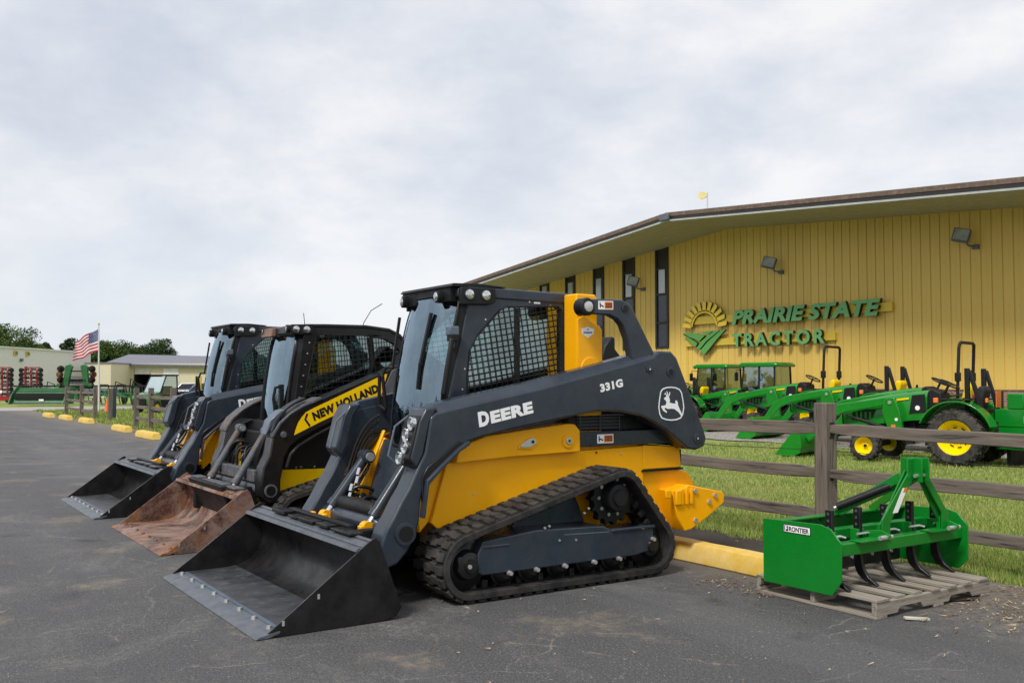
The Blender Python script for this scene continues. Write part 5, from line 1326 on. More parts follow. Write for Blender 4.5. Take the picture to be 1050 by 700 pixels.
def floodlight(x, z, lab, tilt=0):
    r = empty('floodlight', (x, BY, z), lab, 'floodlight', 'floodlights on the store building'); O = (x, BY, z)
    m3 = Euler((R(-18), R(14), R(30+tilt))).to_matrix()
    MB().obox((x, BY-.42, z+.02), (.50, .16, .44), m3).build('housing', 'lamp_grey', r, bevel=.04, org=O)
    MB().obox(Vector((x, BY-.42, z+.02))+m3 @ Vector((0, -.085, 0)), (.42, .012, .36), m3).build('lens', 'flood_lens', r, bevel=.01, org=O)
    mb = MB(); mb.tube([(x+.12, BY-.38, z-.16), (x+.16, BY-.32, z-.30), (x+.22, BY-.10, z-.33)], .03, 8); mb.box(x+.14, x+.34, BY-.10, BY-.002, z-.40, z-.26); mb.build('bracket', 'lamp_grey', r, org=O)
floodlight(-24.1, 5.92, 'grey floodlight above the green and yellow store sign')
floodlight(-16.55, 5.97, 'grey floodlight high on the wall near its right end', -4)
floodlight(-31.75, 5.90, 'grey floodlight between the tall dark window strips', 6)
# weathervane on the roof
wv = empty('weathervane', (-29.6, 30.0, 7.5), 'thin roof mast with a pale yellow vane on top', 'weathervane'); O = (-29.6, 30, 7.5); M['vane'] = mat('pale_yellow_vane', (.80, .70, .30), .5)
mb = MB(); mb.cyl((-29.6, 30, 7.4), (-29.62, 30, 9.75), .03, n=8); mb.tube([(-29.9, 30, 8.0), (-29.6, 30, 8.75), (-29.3, 30, 8.0)], .02, 6); mb.build('mast', 'pole', wv, org=O)
mb = MB(); mb.prism([(-30.2, 9.62), (-30.05, 9.86), (-29.72, 9.80), (-29.58, 9.66), (-29.72, 9.54), (-30.0, 9.50)], 29.98, 30.02, 'y'); mb.build('vane', 'vane', wv, org=O)

# ------------------------------------------------------------------ sign
sg = empty('store_sign', (-24.2, BY, 3.2), 'sign in green letters reading PRAIRIE STATE TRACTOR beside a sunrise emblem', 'sign'); SG = (-24.2, BY, 3.2)
MB().box(-28.75, -19.2, BY-.12, BY-.003, 3.86, 4.16).build('backing_bar', 'board', sg, org=SG)
MB().box(-28.85, -21.45, BY-.12, BY-.003, 2.98, 3.24).build('backing_bar', 'board', sg, org=SG)
MB().box(-28.84, -28.80, BY-.03, BY-.003, 1.3, 3.0).build('conduit', 'board', sg, org=SG)
def relief(polys, y0, y1, mats_face, name, bev=0):
    """raised sign shape: coloured face, dark returns"""
    mb = MB()
    for p in polys: mb.prism(p, y0, y1, 'y')
    o = mb.build(name, [mats_face, 'sign_black'], sg, org=SG, angle=0)
    for f in o.data.polygons: f.material_index = 0 if f.normal.y < -.7 else 1
    return o
def sign_text(body, x0, x1, z0, z1, shear, off, spacing, m):
    vs, fs = text_geo(body, 1, .07, off, shear, spacing); a = min(v[0] for v in vs); b_ = max(v[0] for v in vs); c_ = min(v[1] for v in vs); d_ = max(v[1] for v in vs)
    mb = MB(); mb.add([(x0+(v[0]-a)/(b_-a)*(x1-x0), BY-.22-v[2], z0+(v[1]-c_)/(d_-c_)*(z1-z0)) for v in vs], fs)
    # extruded curves have unmerged caps: weld them per letter before splitting
    key = {}; remap = []
    for v in mb.v:
        k = (round(v[0], 4), round(v[1], 4), round(v[2], 4)); remap.append(key.setdefault(k, len(key)))
    mb.v = list(key.keys()); fs2 = []
    for f in mb.f:
        g = []
        for i in f:
            if remap[i] not in g: g.append(remap[i])
        fs2.append(tuple(g))
    keep = [i for i, f in enumerate(fs2) if len(f) > 2]; mb.f = [fs2[i] for i in keep]; mb.m = [0]*len(keep)
    for q in mb.islands():
        o = q.build('letter', [m, 'sign_black'], sg, org=SG, angle=0)
        for f in o.data.polygons: f.material_index = 0 if f.normal.y < -.7 else 1
sign_text('PRAIRIE STATE', -26.12, -19.5, 3.72, 4.30, .22, .045, 1.02, 'sign_green')
sign_text('TRACTOR', -26.1, -21.75, 2.87, 3.39, 0, .035, 1.35, 'sign_green')
cx, cz = -27.70, 3.70; polys = [[(cx+.66*math.cos(R(a)), cz+.60*math.sin(R(a))) for a in range(6, 175, 12)]+[(cx+.78*math.cos(R(a)), cz+.71*math.sin(R(a))) for a in range(174, 5, -12)]]
for k in range(11):
    a = 8+16.4*k; polys.append([(cx+.74*math.cos(R(a-7.4)), cz+.67*math.sin(R(a-7.4))), (cx+1.20*math.cos(R(a-5.4)), cz+1.04*math.sin(R(a-5.4))), (cx+1.26*math.cos(R(a+3)), cz+1.09*math.sin(R(a+3))), (cx+.74*math.cos(R(a+7.4)), cz+.67*math.sin(R(a+7.4)))])
o = relief(polys, BY-.19, BY-.125, 'sun_yellow', 'sunrise_emblem')
def zz4(pts): return [(-28.9+(a-42)/(230-42)*2.40, 3.53-(b_-222)/(325-222)*.93) for a, b_ in pts]
for pts, m_ in (([(42, 222), (100, 226), (142, 238), (118, 262), (104, 254), (72, 238)], 'sign_green2'), ([(44, 226), (72, 244), (98, 262), (110, 272), (100, 288), (88, 275), (62, 246)], 'sign_green2'),
                ([(110, 222), (175, 220), (160, 232), (146, 234), (128, 226)], 'sign_green2'),
                ([(182, 220), (205, 219), (150, 262), (118, 300), (106, 292), (128, 262), (158, 237)], 'sign_green2'), ([(210, 219), (231, 217), (190, 262), (140, 324), (130, 316), (122, 304), (155, 266)], 'sign_green2')):
    relief([zz4(pts)], BY-.24, BY-.14, m_, 'field_emblem')

# ------------------------------------------------------------------ tractors
def wheel(parent, x, y, r, w_, sgn, rim='jd_yellow', lugs=20, name='wheel'):
    O = parent['_o']; t = MB(); h = w_/2
    prof = [(r*.58, -h*.85), (r*.66, -h), (r*.88, -h), (r*.955, -h*.8), (r*.965, 0), (r*.955, h*.8), (r*.88, h), (r*.66, h), (r*.58, h*.85), (r*.56, 0)]
    t.lathe(prof, (x, y, r), 'y', 36, close=True)
    for i in range(lugs):
        for s_ in (-1, 1):
            a = 2*PI*(i+(.5 if s_ > 0 else 0))/lugs; c = Vector((x+math.cos(a)*r*.975, y+s_*h*.48, r+math.sin(a)*r*.975))
            m3 = Matrix.Rotation(-a, 3, 'Y') @ Matrix.Rotation(R(35*s_), 3, 'X'); t.obox(c, (r*.075, h*1.05, r*.05), m3)
            c2 = Vector((x+math.cos(a+.04)*r*.90, y+s_*h*.97, r+math.sin(a+.04)*r*.90)); t.obox(c2, (r*.13, h*.10, r*.06), Matrix.Rotation(-a, 3, 'Y'))
    o = t.build('tyre', 'tyre', None, angle=30, org=O)
    o.name = name; o.parent = parent
    d = MB(); s_ = sgn
    pr = [(.001, .10*s_*h), (r*.14, .12*s_*h), (r*.15, -.05*s_*h), (r*.40, -.10*s_*h), (r*.48, .25*s_*h), (r*.56, .80*s_*h), (r*.61, .92*s_*h), (r*.61, .80*s_*h), (r*.57, -.8*s_*h), (r*.3, -.7*s_*h)]
    d.lathe(pr, (x, y, r), 'y', 32, close=False); rm = d.build('rim', rim, o, angle=30, org=O)
    if r > .4:
        for i in range(8):
            a = 2*PI*i/8+.2; q_ = MB(); q_.obox((x+r*.35*math.cos(a), y-s_*h*.06, r+r*.35*math.sin(a)), (r*.035, h*.10, r*.13), Matrix.Rotation(-a, 3, 'Y')); q_.build('rim_slot', 'plastic', rm, org=O)
    d = MB(); d.cyl((x, y, r), (x, y+s_*h*.32, r), r*.10, n=16)
    for i in range(6): a = 2*PI*i/6; d.cyl((x+r*.22*math.cos(a), y-s_*.02*h, r+r*.22*math.sin(a)), (x+r*.22*math.cos(a), y+s_*h*.06, r+r*.22*math.sin(a)), r*.025, n=6)
    d.build('hub', 'plastic', o, org=O)
    return o

RO = -.26
def make_tractor(loc, label, rops='up', cab=False, seat='seat_yellow', loader=True, s=1.0, rz_=0, bucket_z=.0, decal=True, rops_s=1.0, smv=False):
    r = empty('tractor', (0, 0, 0), label, 'tractor', 'green tractors parked in front of the building')
    r['_o'] = (0., 0., 0.)
    for sg_ in (-1, 1):
        wheel(r, 0, sg_*.68, .51, .36, sg_, name='rear_wheel'); wheel(r, -1.72, sg_*.60, .285, .23, sg_, lugs=18, name='front_wheel')
    c = MB(); c.box(-1.9, .25, -.17, .17, .42, .72); c.cyl((0, -.5, .51), (0, .5, .51), .12, n=14); c.cyl((-1.72, -.5, .30), (-1.72, .5, .30), .06, n=12); c.box(-1.85, -.9, -.22, .22, .55, .85); c.build('chassis', 'plastic', r, bevel=.02)
    # hood: lofted along x
    st = [(-2.28, .23, .70, .93), (-2.30, .26, .66, 1.0), (-2.20, .30, .64, 1.10), (-1.9, .325, .66, 1.18), (-1.4, .335, .72, 1.275), (-.95, .335, .78, 1.335), (-.66, .32, .80, 1.36)]
    h = MB(); vs = []; K = 12
    for (x, w_, z0, z1) in st:
        for k in range(K+1):
            t = PI*k/K; cy = math.cos(t); sz = math.sin(t); vs.append((x-(.05*sz if x < -2 else 0), w_*math.copysign(abs(cy)**.55, cy), z0+(z1-z0)*(abs(sz)**.42)))
    fs = [(i*(K+1)+k, i*(K+1)+k+1, (i+1)*(K+1)+k+1, (i+1)*(K+1)+k) for i in range(len(st)-1) for k in range(K)]+[tuple(range(K+1)), tuple(range((len(st)-1)*(K+1)+K, (len(st)-1)*(K+1)-1, -1))]
    h.add(vs, fs); hood = h.build('hood', 'jd_green', r, angle=40)
    for sg_ in (-1, 1):
        y = sg_*.338
        p = MB(); p.prism([(-2.05, 1.02), (-1.45, 1.155), (-.98, 1.215), (-.98, 1.18), (-1.45, 1.115)], y-.002, y+.002*1, 'y'); p.build('hood_stripe', 'jd_yellow', hood, angle=0)
        p = MB(); p.prism([(-2.12, .76), (-2.08, .92), (-1.80, .98), (-1.62, .98), (-1.70, .80)], y-.003, y+.003, 'y'); p.prism([(-.98, .9), (-.92, 1.26), (-.68, 1.28), (-.66, .95)], y-.003, y+.003, 'y'); p.split('hood_vent', 'plastic', hood, angle=0)
        p = MB(); p.cyl((-.82, sg_*.331, 1.02), (-.82, sg_*.345, 1.02), .045, n=14); p.build('round_label', 'white', hood)
        for k in range(4): MB().box(-2.02+.09*k, -1.98+.09*k, y-.006, y+.006, .80, .93).build('grille_slot', 'jd_green', hood)
        p = MB(); p.cyl((-2.30, sg_*.17, .93), (-2.36, sg_*.17, .92), .06, n=14); p.build('headlight', 'lamp_lens', hood)
        # fender
        f = MB(); o_ = arc((0, .51), .66, 18, 158, 16); i_ = arc((0, .51), .635, 158, 18, 16)
        f.prism(o_+i_, sg_*.47, sg_*.86, 'y'); f.prism(arc((0, .51), .634, 18, 158, 16)+[(-.50, .56), (.5, .56)], sg_*.455, sg_*.47, 'y'); f.build('fender', 'jd_green', r, bevel=.015, angle=30)
        f = MB(); f.box(-.28, .22, sg_*.48, sg_*.70, 1.172, 1.205); f.build('fender_cap', 'plastic', r, bevel=.012)
        f = MB(); f.box(-.95, -.42, sg_*.30, sg_*.66, .52, .56); f.box(-.95, -.80, sg_*.55, sg_*.62, .36, .53); f.build('footstep', 'plastic', r, bevel=.01)
    for sg_ in (-1, 1): MB().box(-.36, -.28, sg_*.80-.03, sg_*.80+.03, 1.13, 1.22).build('amber_lamp', 'orange', r, bevel=.01)
    MB().cyl((-1.75, .40, .62), (-1.35, .40, .62), .07, n=12).build('muffler', 'plastic', r)
    g = MB(); g.prism([(-2.36, .68), (-2.37, .90), (-2.33, .90), (-2.33, .66)], -.2, .2); g.v = [(v[1], v[0], v[2]) for v in g.v]; g.build('grille', 'plastic', hood)
    m = MB(); m.prism([(-.66, .62), (-.66, 1.34), (-.58, 1.38), (-.42, 1.30), (-.40, .62)], -.24, .24, 'y'); m.build('console', 'plastic', r, bevel=.02)
    w_ = MB(); ax = Vector((.5, 0, 1)).normalized(); c0 = Vector((-.35, 0, 1.47)); e1 = Vector((0, 1, 0)); e2 = ax.cross(e1)
    w_.tube([c0+e1*.19*math.cos(2*PI*i/20)+e2*.19*math.sin(2*PI*i/20) for i in range(20)], .016, 7, closed=True)
    for a in (90, 210, 330): w_.cyl(c0, c0+e1*.18*math.cos(R(a))+e2*.18*math.sin(R(a)), .010, n=6)
    w_.cyl(c0, c0-ax*.25, .025, n=8); w_.build('steering_wheel', 'plastic', r)
    se = MB(); se.prism([(-.16, .86), (.20, .84), (.22, .95), (-.14, 1.0)], -.22, .22, 'y'); st_ = se.build('seat', seat, r, bevel=.03)
    se = MB(); se.prism([(.12, .95), (.24, .93), (.34, 1.38), (.28, 1.45), (.20, 1.40), (.11, 1.1)], -.21, .21, 'y'); se.build('backrest', seat, st_, bevel=.04)
    c = MB(); c.box(-.5, .45, -.44, .44, .58, .70); c.box(-.05, .35, -.25, .25, .70, .84); c.build('platform', 'jd_green', r, bevel=.02)
    t = MB(); t.box(.25, .55, -.2, .2, .35, .8)
    for sg_ in (-1, 1): t.bar((.45, sg_*.28, .38), (1.0, sg_*.36, .36), .03, .06)
    t.build('hitch', 'plastic', r, bevel=.01)
    if rops == 'up' and not cab:
        b = MB(); H1 = 2.28*rops_s
        b.tube([(.40+RO, -.46, .65), (.40+RO, -.46, 1.3), (.44+RO, -.46, H1-.12), (.45+RO, -.44, H1-.04), (.45+RO, -.37, H1), (.45+RO, 0, H1), (.45+RO, .37, H1), (.45+RO, .44, H1-.04), (.44+RO, .46, H1-.12), (.40+RO, .46, 1.3), (.40+RO, .46, .65)], .034, 8)
        rp = b.build('roll_bar', 'plastic', r, angle=40)
        for sg_ in (-1, 1): MB().box(.36+RO, .46+RO, sg_*.46-.055, sg_*.46+.055, 1.48, 1.66).build('roll_bar_hinge', 'plastic', rp, bevel=.01)
    elif not cab:
        b = MB()
        for sg_ in (-1, 1): b.box(.34+RO, .42+RO, sg_*.46-.045, sg_*.46+.045, .65, 1.76); b.bar((.42+RO, sg_*.46, 1.72), (.62+RO, sg_*.46, 1.0), .07, .07)
        b.bar((.60+RO, -.46, .98), (.60+RO, .46, .98), .07, .07); rp = b.build('roll_bar', 'plastic', r, bevel=.012)
    if not cab:
        b = MB(); b.prism([(.30, 1.0), (.42, 1.34), (.42, 1.0)], .48, .60, 'y'); b.build('tail_lamp_post', 'plastic', r)
        MB().box(.46, .50, -.60, -.53, 1.14, 1.22).build('tail_lamp', 'orange' if smv else 'red', r, bevel=.01)
        if smv: MB().prism([(.50, 1.05), (.505, 1.35), (.515, 1.35), (.51, 1.05)], -.14, .14, 'y').build('slow_vehicle_sign', 'orange', r)
    else:
        p = MB()
        for sg_ in (-1, 1):
            for (xa, xb) in ((-.70, -.60), (-.05, -.05), (.50, .48)): p.bar((xa, sg_*.58, .78), (xb, sg_*.52, 2.02), .05, .05)
            p.bar((-.70, sg_*.58, .80), (.50, sg_*.58, .90), .04, .04)
        p.bar((-.70, -.58, .95), (-.70, .58, .95), .03, .05); cabo = p.build('cab_frame', 'plastic', r, bevel=.008)
        rf_ = MB(); rf_.prism([(-.76, 2.0), (-.78, 2.07), (-.62, 2.14), (.50, 2.14), (.64, 2.07), (.62, 2.0)], -.62, .62, 'y'); rf_.build('cab_roof', 'jd_green', cabo, bevel=.03)
        gl = MB()
        for sg_ in (-1, 1): gl.add([(-.68, sg_*.57, .85), (.48, sg_*.57, .90), (.47, sg_*.52, 2.0), (-.58, sg_*.52, 2.0)], [(0, 1, 2, 3)])
        gl.add([(-.69, -.57, 1.0), (-.69, .57, 1.0), (-.59, .52, 2.0), (-.59, -.52, 2.0)], [(0, 1, 2, 3)]); gl.add([(.49, -.57, 1.0), (.49, .57, 1.0), (.48, .52, 2.0), (.48, -.52, 2.0)], [(0, 1, 2, 3)])
        for q in gl.islands(): q.build('cab_window', 'tractor_glass', cabo, angle=0, recalc=False)
        ml = MB(); ml.tube([(-.72, .56, 1.9), (-.80, .78, 1.9), (-.80, .80, 1.6)], .012); ml.box(-.83, -.79, .72, .88, 1.55, 1.82); ml.tube([(-.72, -.56, 1.9), (-.80, -.78, 1.9), (-.80, -.80, 1.6)], .012); ml.box(-.83, -.79, -.88, -.72, 1.55, 1.82); ml.v = [(v[0]+.10, v[1], v[2]) for v in ml.v]; ml.split('mirror', 'plastic', cabo)
        for sg_ in (-1, 1): MB().box(-.80, -.76, sg_*.45-.06, sg_*.45+.06, 1.98, 2.05).build('cab_lamp', 'lamp_lens', cabo, bevel=.01)
    if loader:
        for sg_ in (-1, 1):
            y = sg_*.50
            l = MB(); l.prism([(-1.25, .42), (-1.42, .95), (-1.36, 1.20), (-1.18, 1.22), (-1.08, .95), (-1.0, .45)], y-.05, y+.05, 'y'); l.box(-1.3, -1.0, sg_*.17, y, .45, .55); tw = l.build('loader_mast', 'jd_green', r, bevel=.015)
            l = MB(); l.prism([(-1.16, 1.20), (-1.30, 1.08), (-2.15, .92), (-2.45, .80), (-2.85, .36), (-2.93, .30), (-3.0, .40), (-2.62, .92), (-2.35, 1.06), (-1.25, 1.23)], y-.035, y+.035, 'y'); am = l.build('loader_arm', 'jd_green', r, bevel=.012)
            l = MB(); l.cyl((-1.25, y, .60), (-1.95, y, .80), .035, n=12); l.cyl((-1.95, y, .80), (-2.15, y, .88), .02, n=10); l.build('lift_cylinder', 'plastic', r)
            l = MB(); l.cyl((-2.35, y, 1.08), (-2.75, y, .78), .03, n=12); l.cyl((-2.75, y, .78), (-2.98, y, .58), .016, n=10); l.build('tilt_cylinder', 'plastic', r)
            l = MB(); l.tube([(-1.3, y+.03, 1.2), (-1.9, y+.04, 1.08), (-2.4, y+.03, 1.02)], .012); l.build('hose', 'chrome', am)
            MB().cyl((-1.14, y+sg_*.05, .80), (-1.14, y+sg_*.06, .80), .03, n=12).build('round_label', 'white', tw)
            MB().box(-1.24, -1.16, y-.054, y+.054, .60, .70).build('warning_label', 'orange' if sg_ < 0 else 'white', tw)
            for zz5 in (0, .035): MB().tube([(-2.42, y+.02, 1.03+zz5), (-2.62, y+.05, .86+zz5), (-2.80, y+.04, .62+zz5), (-2.92, y+.03, .48)], .010, 6).build('hose', 'chrome', am)
            MB().cyl((-1.26, y+sg_*.05, 1.12), (-1.26, y+sg_*.07, 1.12), .035, n=12).build('pivot_pin', 'bolt', tw)
        l = MB(); l.cyl((-2.3, -.5, .93), (-2.3, .5, .93), .035, n=10); l.build('loader_crossbar', 'jd_green', r)
        B = MB(); bz = bucket_z
        pr = [(-3.55, .03+bz), (-3.15, .03+bz), (-3.02, .10+bz), (-2.98, .25+bz), (-3.02, .45+bz), (-3.10, .55+bz)]
        B.prism(pr+[(x+.015, z-.01) for x, z in pr][::-1], -.76, .76, 'y'); B.prism([(-3.55, .02+bz), (-3.12, .56+bz), (-3.0, .46+bz), (-2.96, .24+bz), (-3.0, .08+bz), (-3.14, .015+bz)], -.775, -.76, 'y'); B.prism([(-3.55, .02+bz), (-3.12, .56+bz), (-3.0, .46+bz), (-2.96, .24+bz), (-3.0, .08+bz), (-3.14, .015+bz)], .76, .775, 'y')
        B.build('loader_bucket', 'jd_green', r, bevel=.006)
    del r['_o']
    r.location = loc; r.scale = (s, s, s); r.rotation_euler = (0, 0, rz_)
    return r
TY = R(13)
make_tractor((-10.08, 16.95, 0), 'nearest green tractor, big yellow-rimmed wheels seen through the fence, roll bar folded', seat='seat_black', rops='folded', smv=True, rz_=TY)
make_tractor((uX(966, 19.4)+.30, 19.5, 0), 'green tractor right behind the nearest one, its tall black roll bar upright', s=1.03, rz_=TY)
make_tractor((uX(901, 20.9)+.30, 20.9, 0), 'green tractor with yellow seat and folded roll bar, right of the fence post', rops='folded', s=1.08, rz_=TY)
make_tractor((uX(851, 22.6)-.15, 22.6, 0), 'green tractor with tall upright roll bar over a yellow seat, beneath the sign', s=1.10, rz_=TY)
make_tractor((uX(788, 24.0), 24.0, 0), 'right one of the two green tractors with a glazed cab', cab=True, s=1.0, rz_=TY)
make_tractor((uX(739, 25.0), 25.0, 0), 'left one of the two green tractors with a glazed cab', cab=True, s=1.0, rz_=TY)
make_tractor((uX(703, 23.2)+.6, 23.2, 0), 'green tractor mostly hidden behind the rear of the 331G loader', rops='folded', s=.95, rz_=TY)
# green implement at the right edge
im = empty('rear_blade', (-8.92, 17.2, 0), 'green box-shaped tractor implement with a small tag at the right edge', 'implement'); IO = (-8.3, 17.2, 0)
mb = MB(); mb.prism([(-8.95, .30), (-8.95, 1.02), (-7.2, 1.02), (-7.2, .30)], 16.9, 16.92, 'y'); mb.box(-8.95, -7.2, 16.921, 17.6, .98, 1.02); mb.box(-8.95, -8.93, 16.921, 17.6, .30, .979); mb.box(-7.22, -7.2, 16.921, 17.6, .30, .979)
mb.build('shell', 'blade_green', im, org=IO, bevel=.01)
MB().box(-8.75, -8.45, 16.95, 17.1, 1.022, 1.30).build('hitch_bracket', 'blade_green', im, org=IO, bevel=.02)
MB().box(-8.95, -7.2, 16.885, 16.897, .72, .74).build('seam', 'jd_green', im, org=IO)
MB().box(-8.42, -8.30, 16.893, 16.8985, .78, .90).build('maker_plate', 'white_door', im, org=IO)
for x in (-8.8, -7.35): MB().box(x, x+.08, 17.0, 17.5, 0, .30).build('stand_leg', 'plastic', im, org=IO)
M['utv_glass'] = glass('utv_glass', (.30, .38, .38), .06, gcol=(.7, .85, .85))
M['utv_green'] = mat('utv_green', (.05, .20, .06), .4, coat=.3)
M['old_green'] = mat('aged_implement_green', (.018, .12, .030), .5, var=.25, vscale=1.5)
# ------------------------------------------------------------------ left background
def at(u, d, h=0): p = gp(u, d); return Vector((p.x, p.y, h))
def frame_obj(name, u, d, label, cat, group=None):
    p = at(u, d); e = empty(name, p, label, cat, group, rz=YAW); return e
def ms(px_, d): return px_/FPX*d
# local frame of these things: +x to the right in the photo, +y away from the camera
P1 = at(-40, 76); P2 = at(93, 97); dv = P2-P1; Ls = dv.length
b = empty('shed', P2, 'big pale grey metal shed at the far left with two small vents', 'shed', rz=math.atan2(dv.y, dv.x))
mb = MB(); x0, x1 = -Ls, 0; HS = 4.47
pr = [(x0+(x1-x0)*i/120, .02 if i % 2 else 0) for i in range(121)]
mb.add([(x, y, 0) for x, y in pr]+[(x, y, HS) for x, y in pr], [(i, i+1, 121+i+1, 121+i) for i in range(120)])
mb.box(x1-.02, x1, .03, 20, 0, HS-.01); mb.build('wall', 'beige', b, recalc=False)
mb = MB(); mb.box(x0-.1, x1+.1, -.15, 20, HS, HS+.12); mb.build('roof', 'white_door', b)
for fx in (.36, .45):
    x = -Ls*(1-fx); w_ = MB().box(x-.28, x+.28, -.10, -.01, 3.85, 4.28).build('vent', 'board', b); MB().box(x-.17, x+.17, -.12, -.101, 3.93, 4.2).build('louvre', 'lamp_grey', w_)
x = -Ls*.60; MB().box(x-.12, x+.12, -.2, -.01, 3.35, 3.6).build('wall_lamp', 'lamp_grey', b)
b = frame_obj('shed', 160, 98, 'low tan shed with grey roof and two overhead doors, one half open', 'shed')
mb = MB(); D = 98
xa, xb = ms(110-160, D), ms(222-160, D); hz_ = 3.45
mb.box(xa, ms(137-160, D), 0, .2, 0, hz_); mb.box(ms(155-160, D), xb, 0, .2, 0, hz_); mb.box(ms(137-160, D), ms(155-160, D), 0, .2, 2.95, hz_)
for i in range(60): x = xa+(xb-xa)*i/60; mb.box(x, x+.03, -.02, 0, .01, hz_-.01) if not (ms(136-160, D) < x < ms(155-160, D) or ms(167-160, D) < x < ms(184-160, D)) else None
mb.add([(xa, 0, 0), (xa-.6, 14, 0), (xa-.6, 14, hz_), (xa-.3, 7, 4.5), (xa, 0, hz_)], [(0, 1, 2, 3, 4)])
wl = mb.build('wall', 'beige2', b)
mb = MB(); mb.add([(xa-.3, -.5, hz_-.03), (xb+.3, -.5, hz_-.25), (xb-.9, 7, 4.35), (xa-.6, 7, 4.58), (xa-.9, 14.2, hz_), (xb-1.5, 14.2, hz_-.2)], [(0, 1, 2, 3), (3, 2, 5, 4)]); rf = mb.build('roof', 'grey_roof', b, angle=0)
MB().prism([(xa-.3, hz_-.20), (xb+.3, hz_-.42), (xb+.3, hz_-.26), (xa-.3, hz_-.04)], -.54, -.50, 'y').build('gutter', 'lamp_grey', rf)
mb = MB(); mb.box(ms(137-160, D)+.02, ms(155-160, D)-.02, .22, .25, 2.35, 2.94); mb.build('overhead_door', 'white_door', b)
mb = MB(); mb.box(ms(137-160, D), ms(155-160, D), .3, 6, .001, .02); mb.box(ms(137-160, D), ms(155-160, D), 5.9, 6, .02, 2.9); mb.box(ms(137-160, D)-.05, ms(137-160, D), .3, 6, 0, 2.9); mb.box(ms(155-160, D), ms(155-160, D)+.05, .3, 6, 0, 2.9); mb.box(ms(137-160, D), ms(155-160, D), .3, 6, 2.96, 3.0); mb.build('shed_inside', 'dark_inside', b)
MB().box(ms(168-160, D), ms(183.5-160, D), -.05, -.02, 0, 2.95).build('overhead_door', 'white_door', b)
b = frame_obj('shed', 97, 93, 'small tan lean-to between the two sheds', 'shed')
mb = MB(); mb.box(-.9, 1.6, 0, 6, 0, 3.35); mb.build('wall', 'beige2', b); MB().box(-1.0, 1.7, -.1, 6.1, 3.352, 3.45).build('roof', 'grey_roof', b)

# flag and pole
d = 50.0; p = at(102.3, d)
fp = empty('flagpole', p, 'slender white flagpole beside the orange cone', 'flagpole', rz=YAW)
hp = CAMH+ms(392-333, d)
MB().cyl((0, 0, 0), (-.09, 0, hp), .055, .03, n=12).build('pole', 'pole', fp); MB().ball((-.09, 0, hp+.05), .06, 6).build('finial', 'board', fp)
fl = empty('flag', at(100.8, d, CAMH+ms(392-337, d)), 'flag with red and white stripes and starry blue canton flying from the pole', 'flag', rz=YAW)
fh = 1.15; flen = 1.62; NU, NV = 26, 26
def fpos(u, v):
    # u 0 at the hoist, 1 at the fly; flies to the left and droops
    return Vector((-flen*.78*u-.05*math.sin(u*9)*u, .18*math.sin(u*8.5+v*1.6)*(.2+u), -v*fh*(1-.10*u)-.70*u**1.15*1.0-.05*math.sin(u*10+v*2)*u))
def fmesh(u0, u1, v0, v1, nu, nv, off=0):
    mb = MB(); vs = [fpos(u0+(u1-u0)*i/nu, v0+(v1-v0)*j/nv)+Vector((0, off, 0)) for j in range(nv+1) for i in range(nu+1)]
    mb.add(vs, [(j*(nu+1)+i, j*(nu+1)+i+1, (j+1)*(nu+1)+i+1, (j+1)*(nu+1)+i) for j in range(nv) for i in range(nu)]); return mb
for k in range(13):
    mb = MB(); u0 = .40 if k < 7 else 0
    for (f_, mb_) in ((fmesh(u0, 1, k/13, (k+1)/13, 18, 2), mb),): mb_.add(f_.v, f_.f)
    o = mb.build('stripe', 'flag_red' if k % 2 == 0 else 'flag_white', fl, angle=80, recalc=False)
ct = fmesh(0, .40, 0, 7/13, 8, 8).build('canton', 'flag_blue', fl, angle=80, recalc=False)
mb = MB()
for r_ in range(9):
    for c_ in range(6 if r_ % 2 == 0 else 5):
        u = .40*(c_+.5+(0 if r_ % 2 == 0 else .5))/6; v = 7/13*(r_+.5)/9; q = fpos(u, v)
        for off in (-.004, .004):
            st = [(q.x+.028*(1 if k % 2 == 0 else .42)*math.sin(PI*k/5), q.y+off, q.z+.028*(1 if k % 2 == 0 else .42)*math.cos(PI*k/5)) for k in range(10)]; mb.add(st, [tuple(range(10))])
o = mb.build('stars', 'flag_white', ct, angle=0, recalc=False); o['kind'] = 'stuff'

# traffic cone
p = at(110.5, 49.5); c = empty('traffic_cone', p, 'orange traffic cone standing by the foot of the flagpole', 'traffic cone')
MB().lathe([(.13, .03), (.03, .66), (.015, .67)], (0, 0, 0), 'z', 18).build('cone', 'cone_orange', c); MB().box(-.18, .18, -.18, .18, 0, .035).build('base', 'cone_orange', c, bevel=.01)

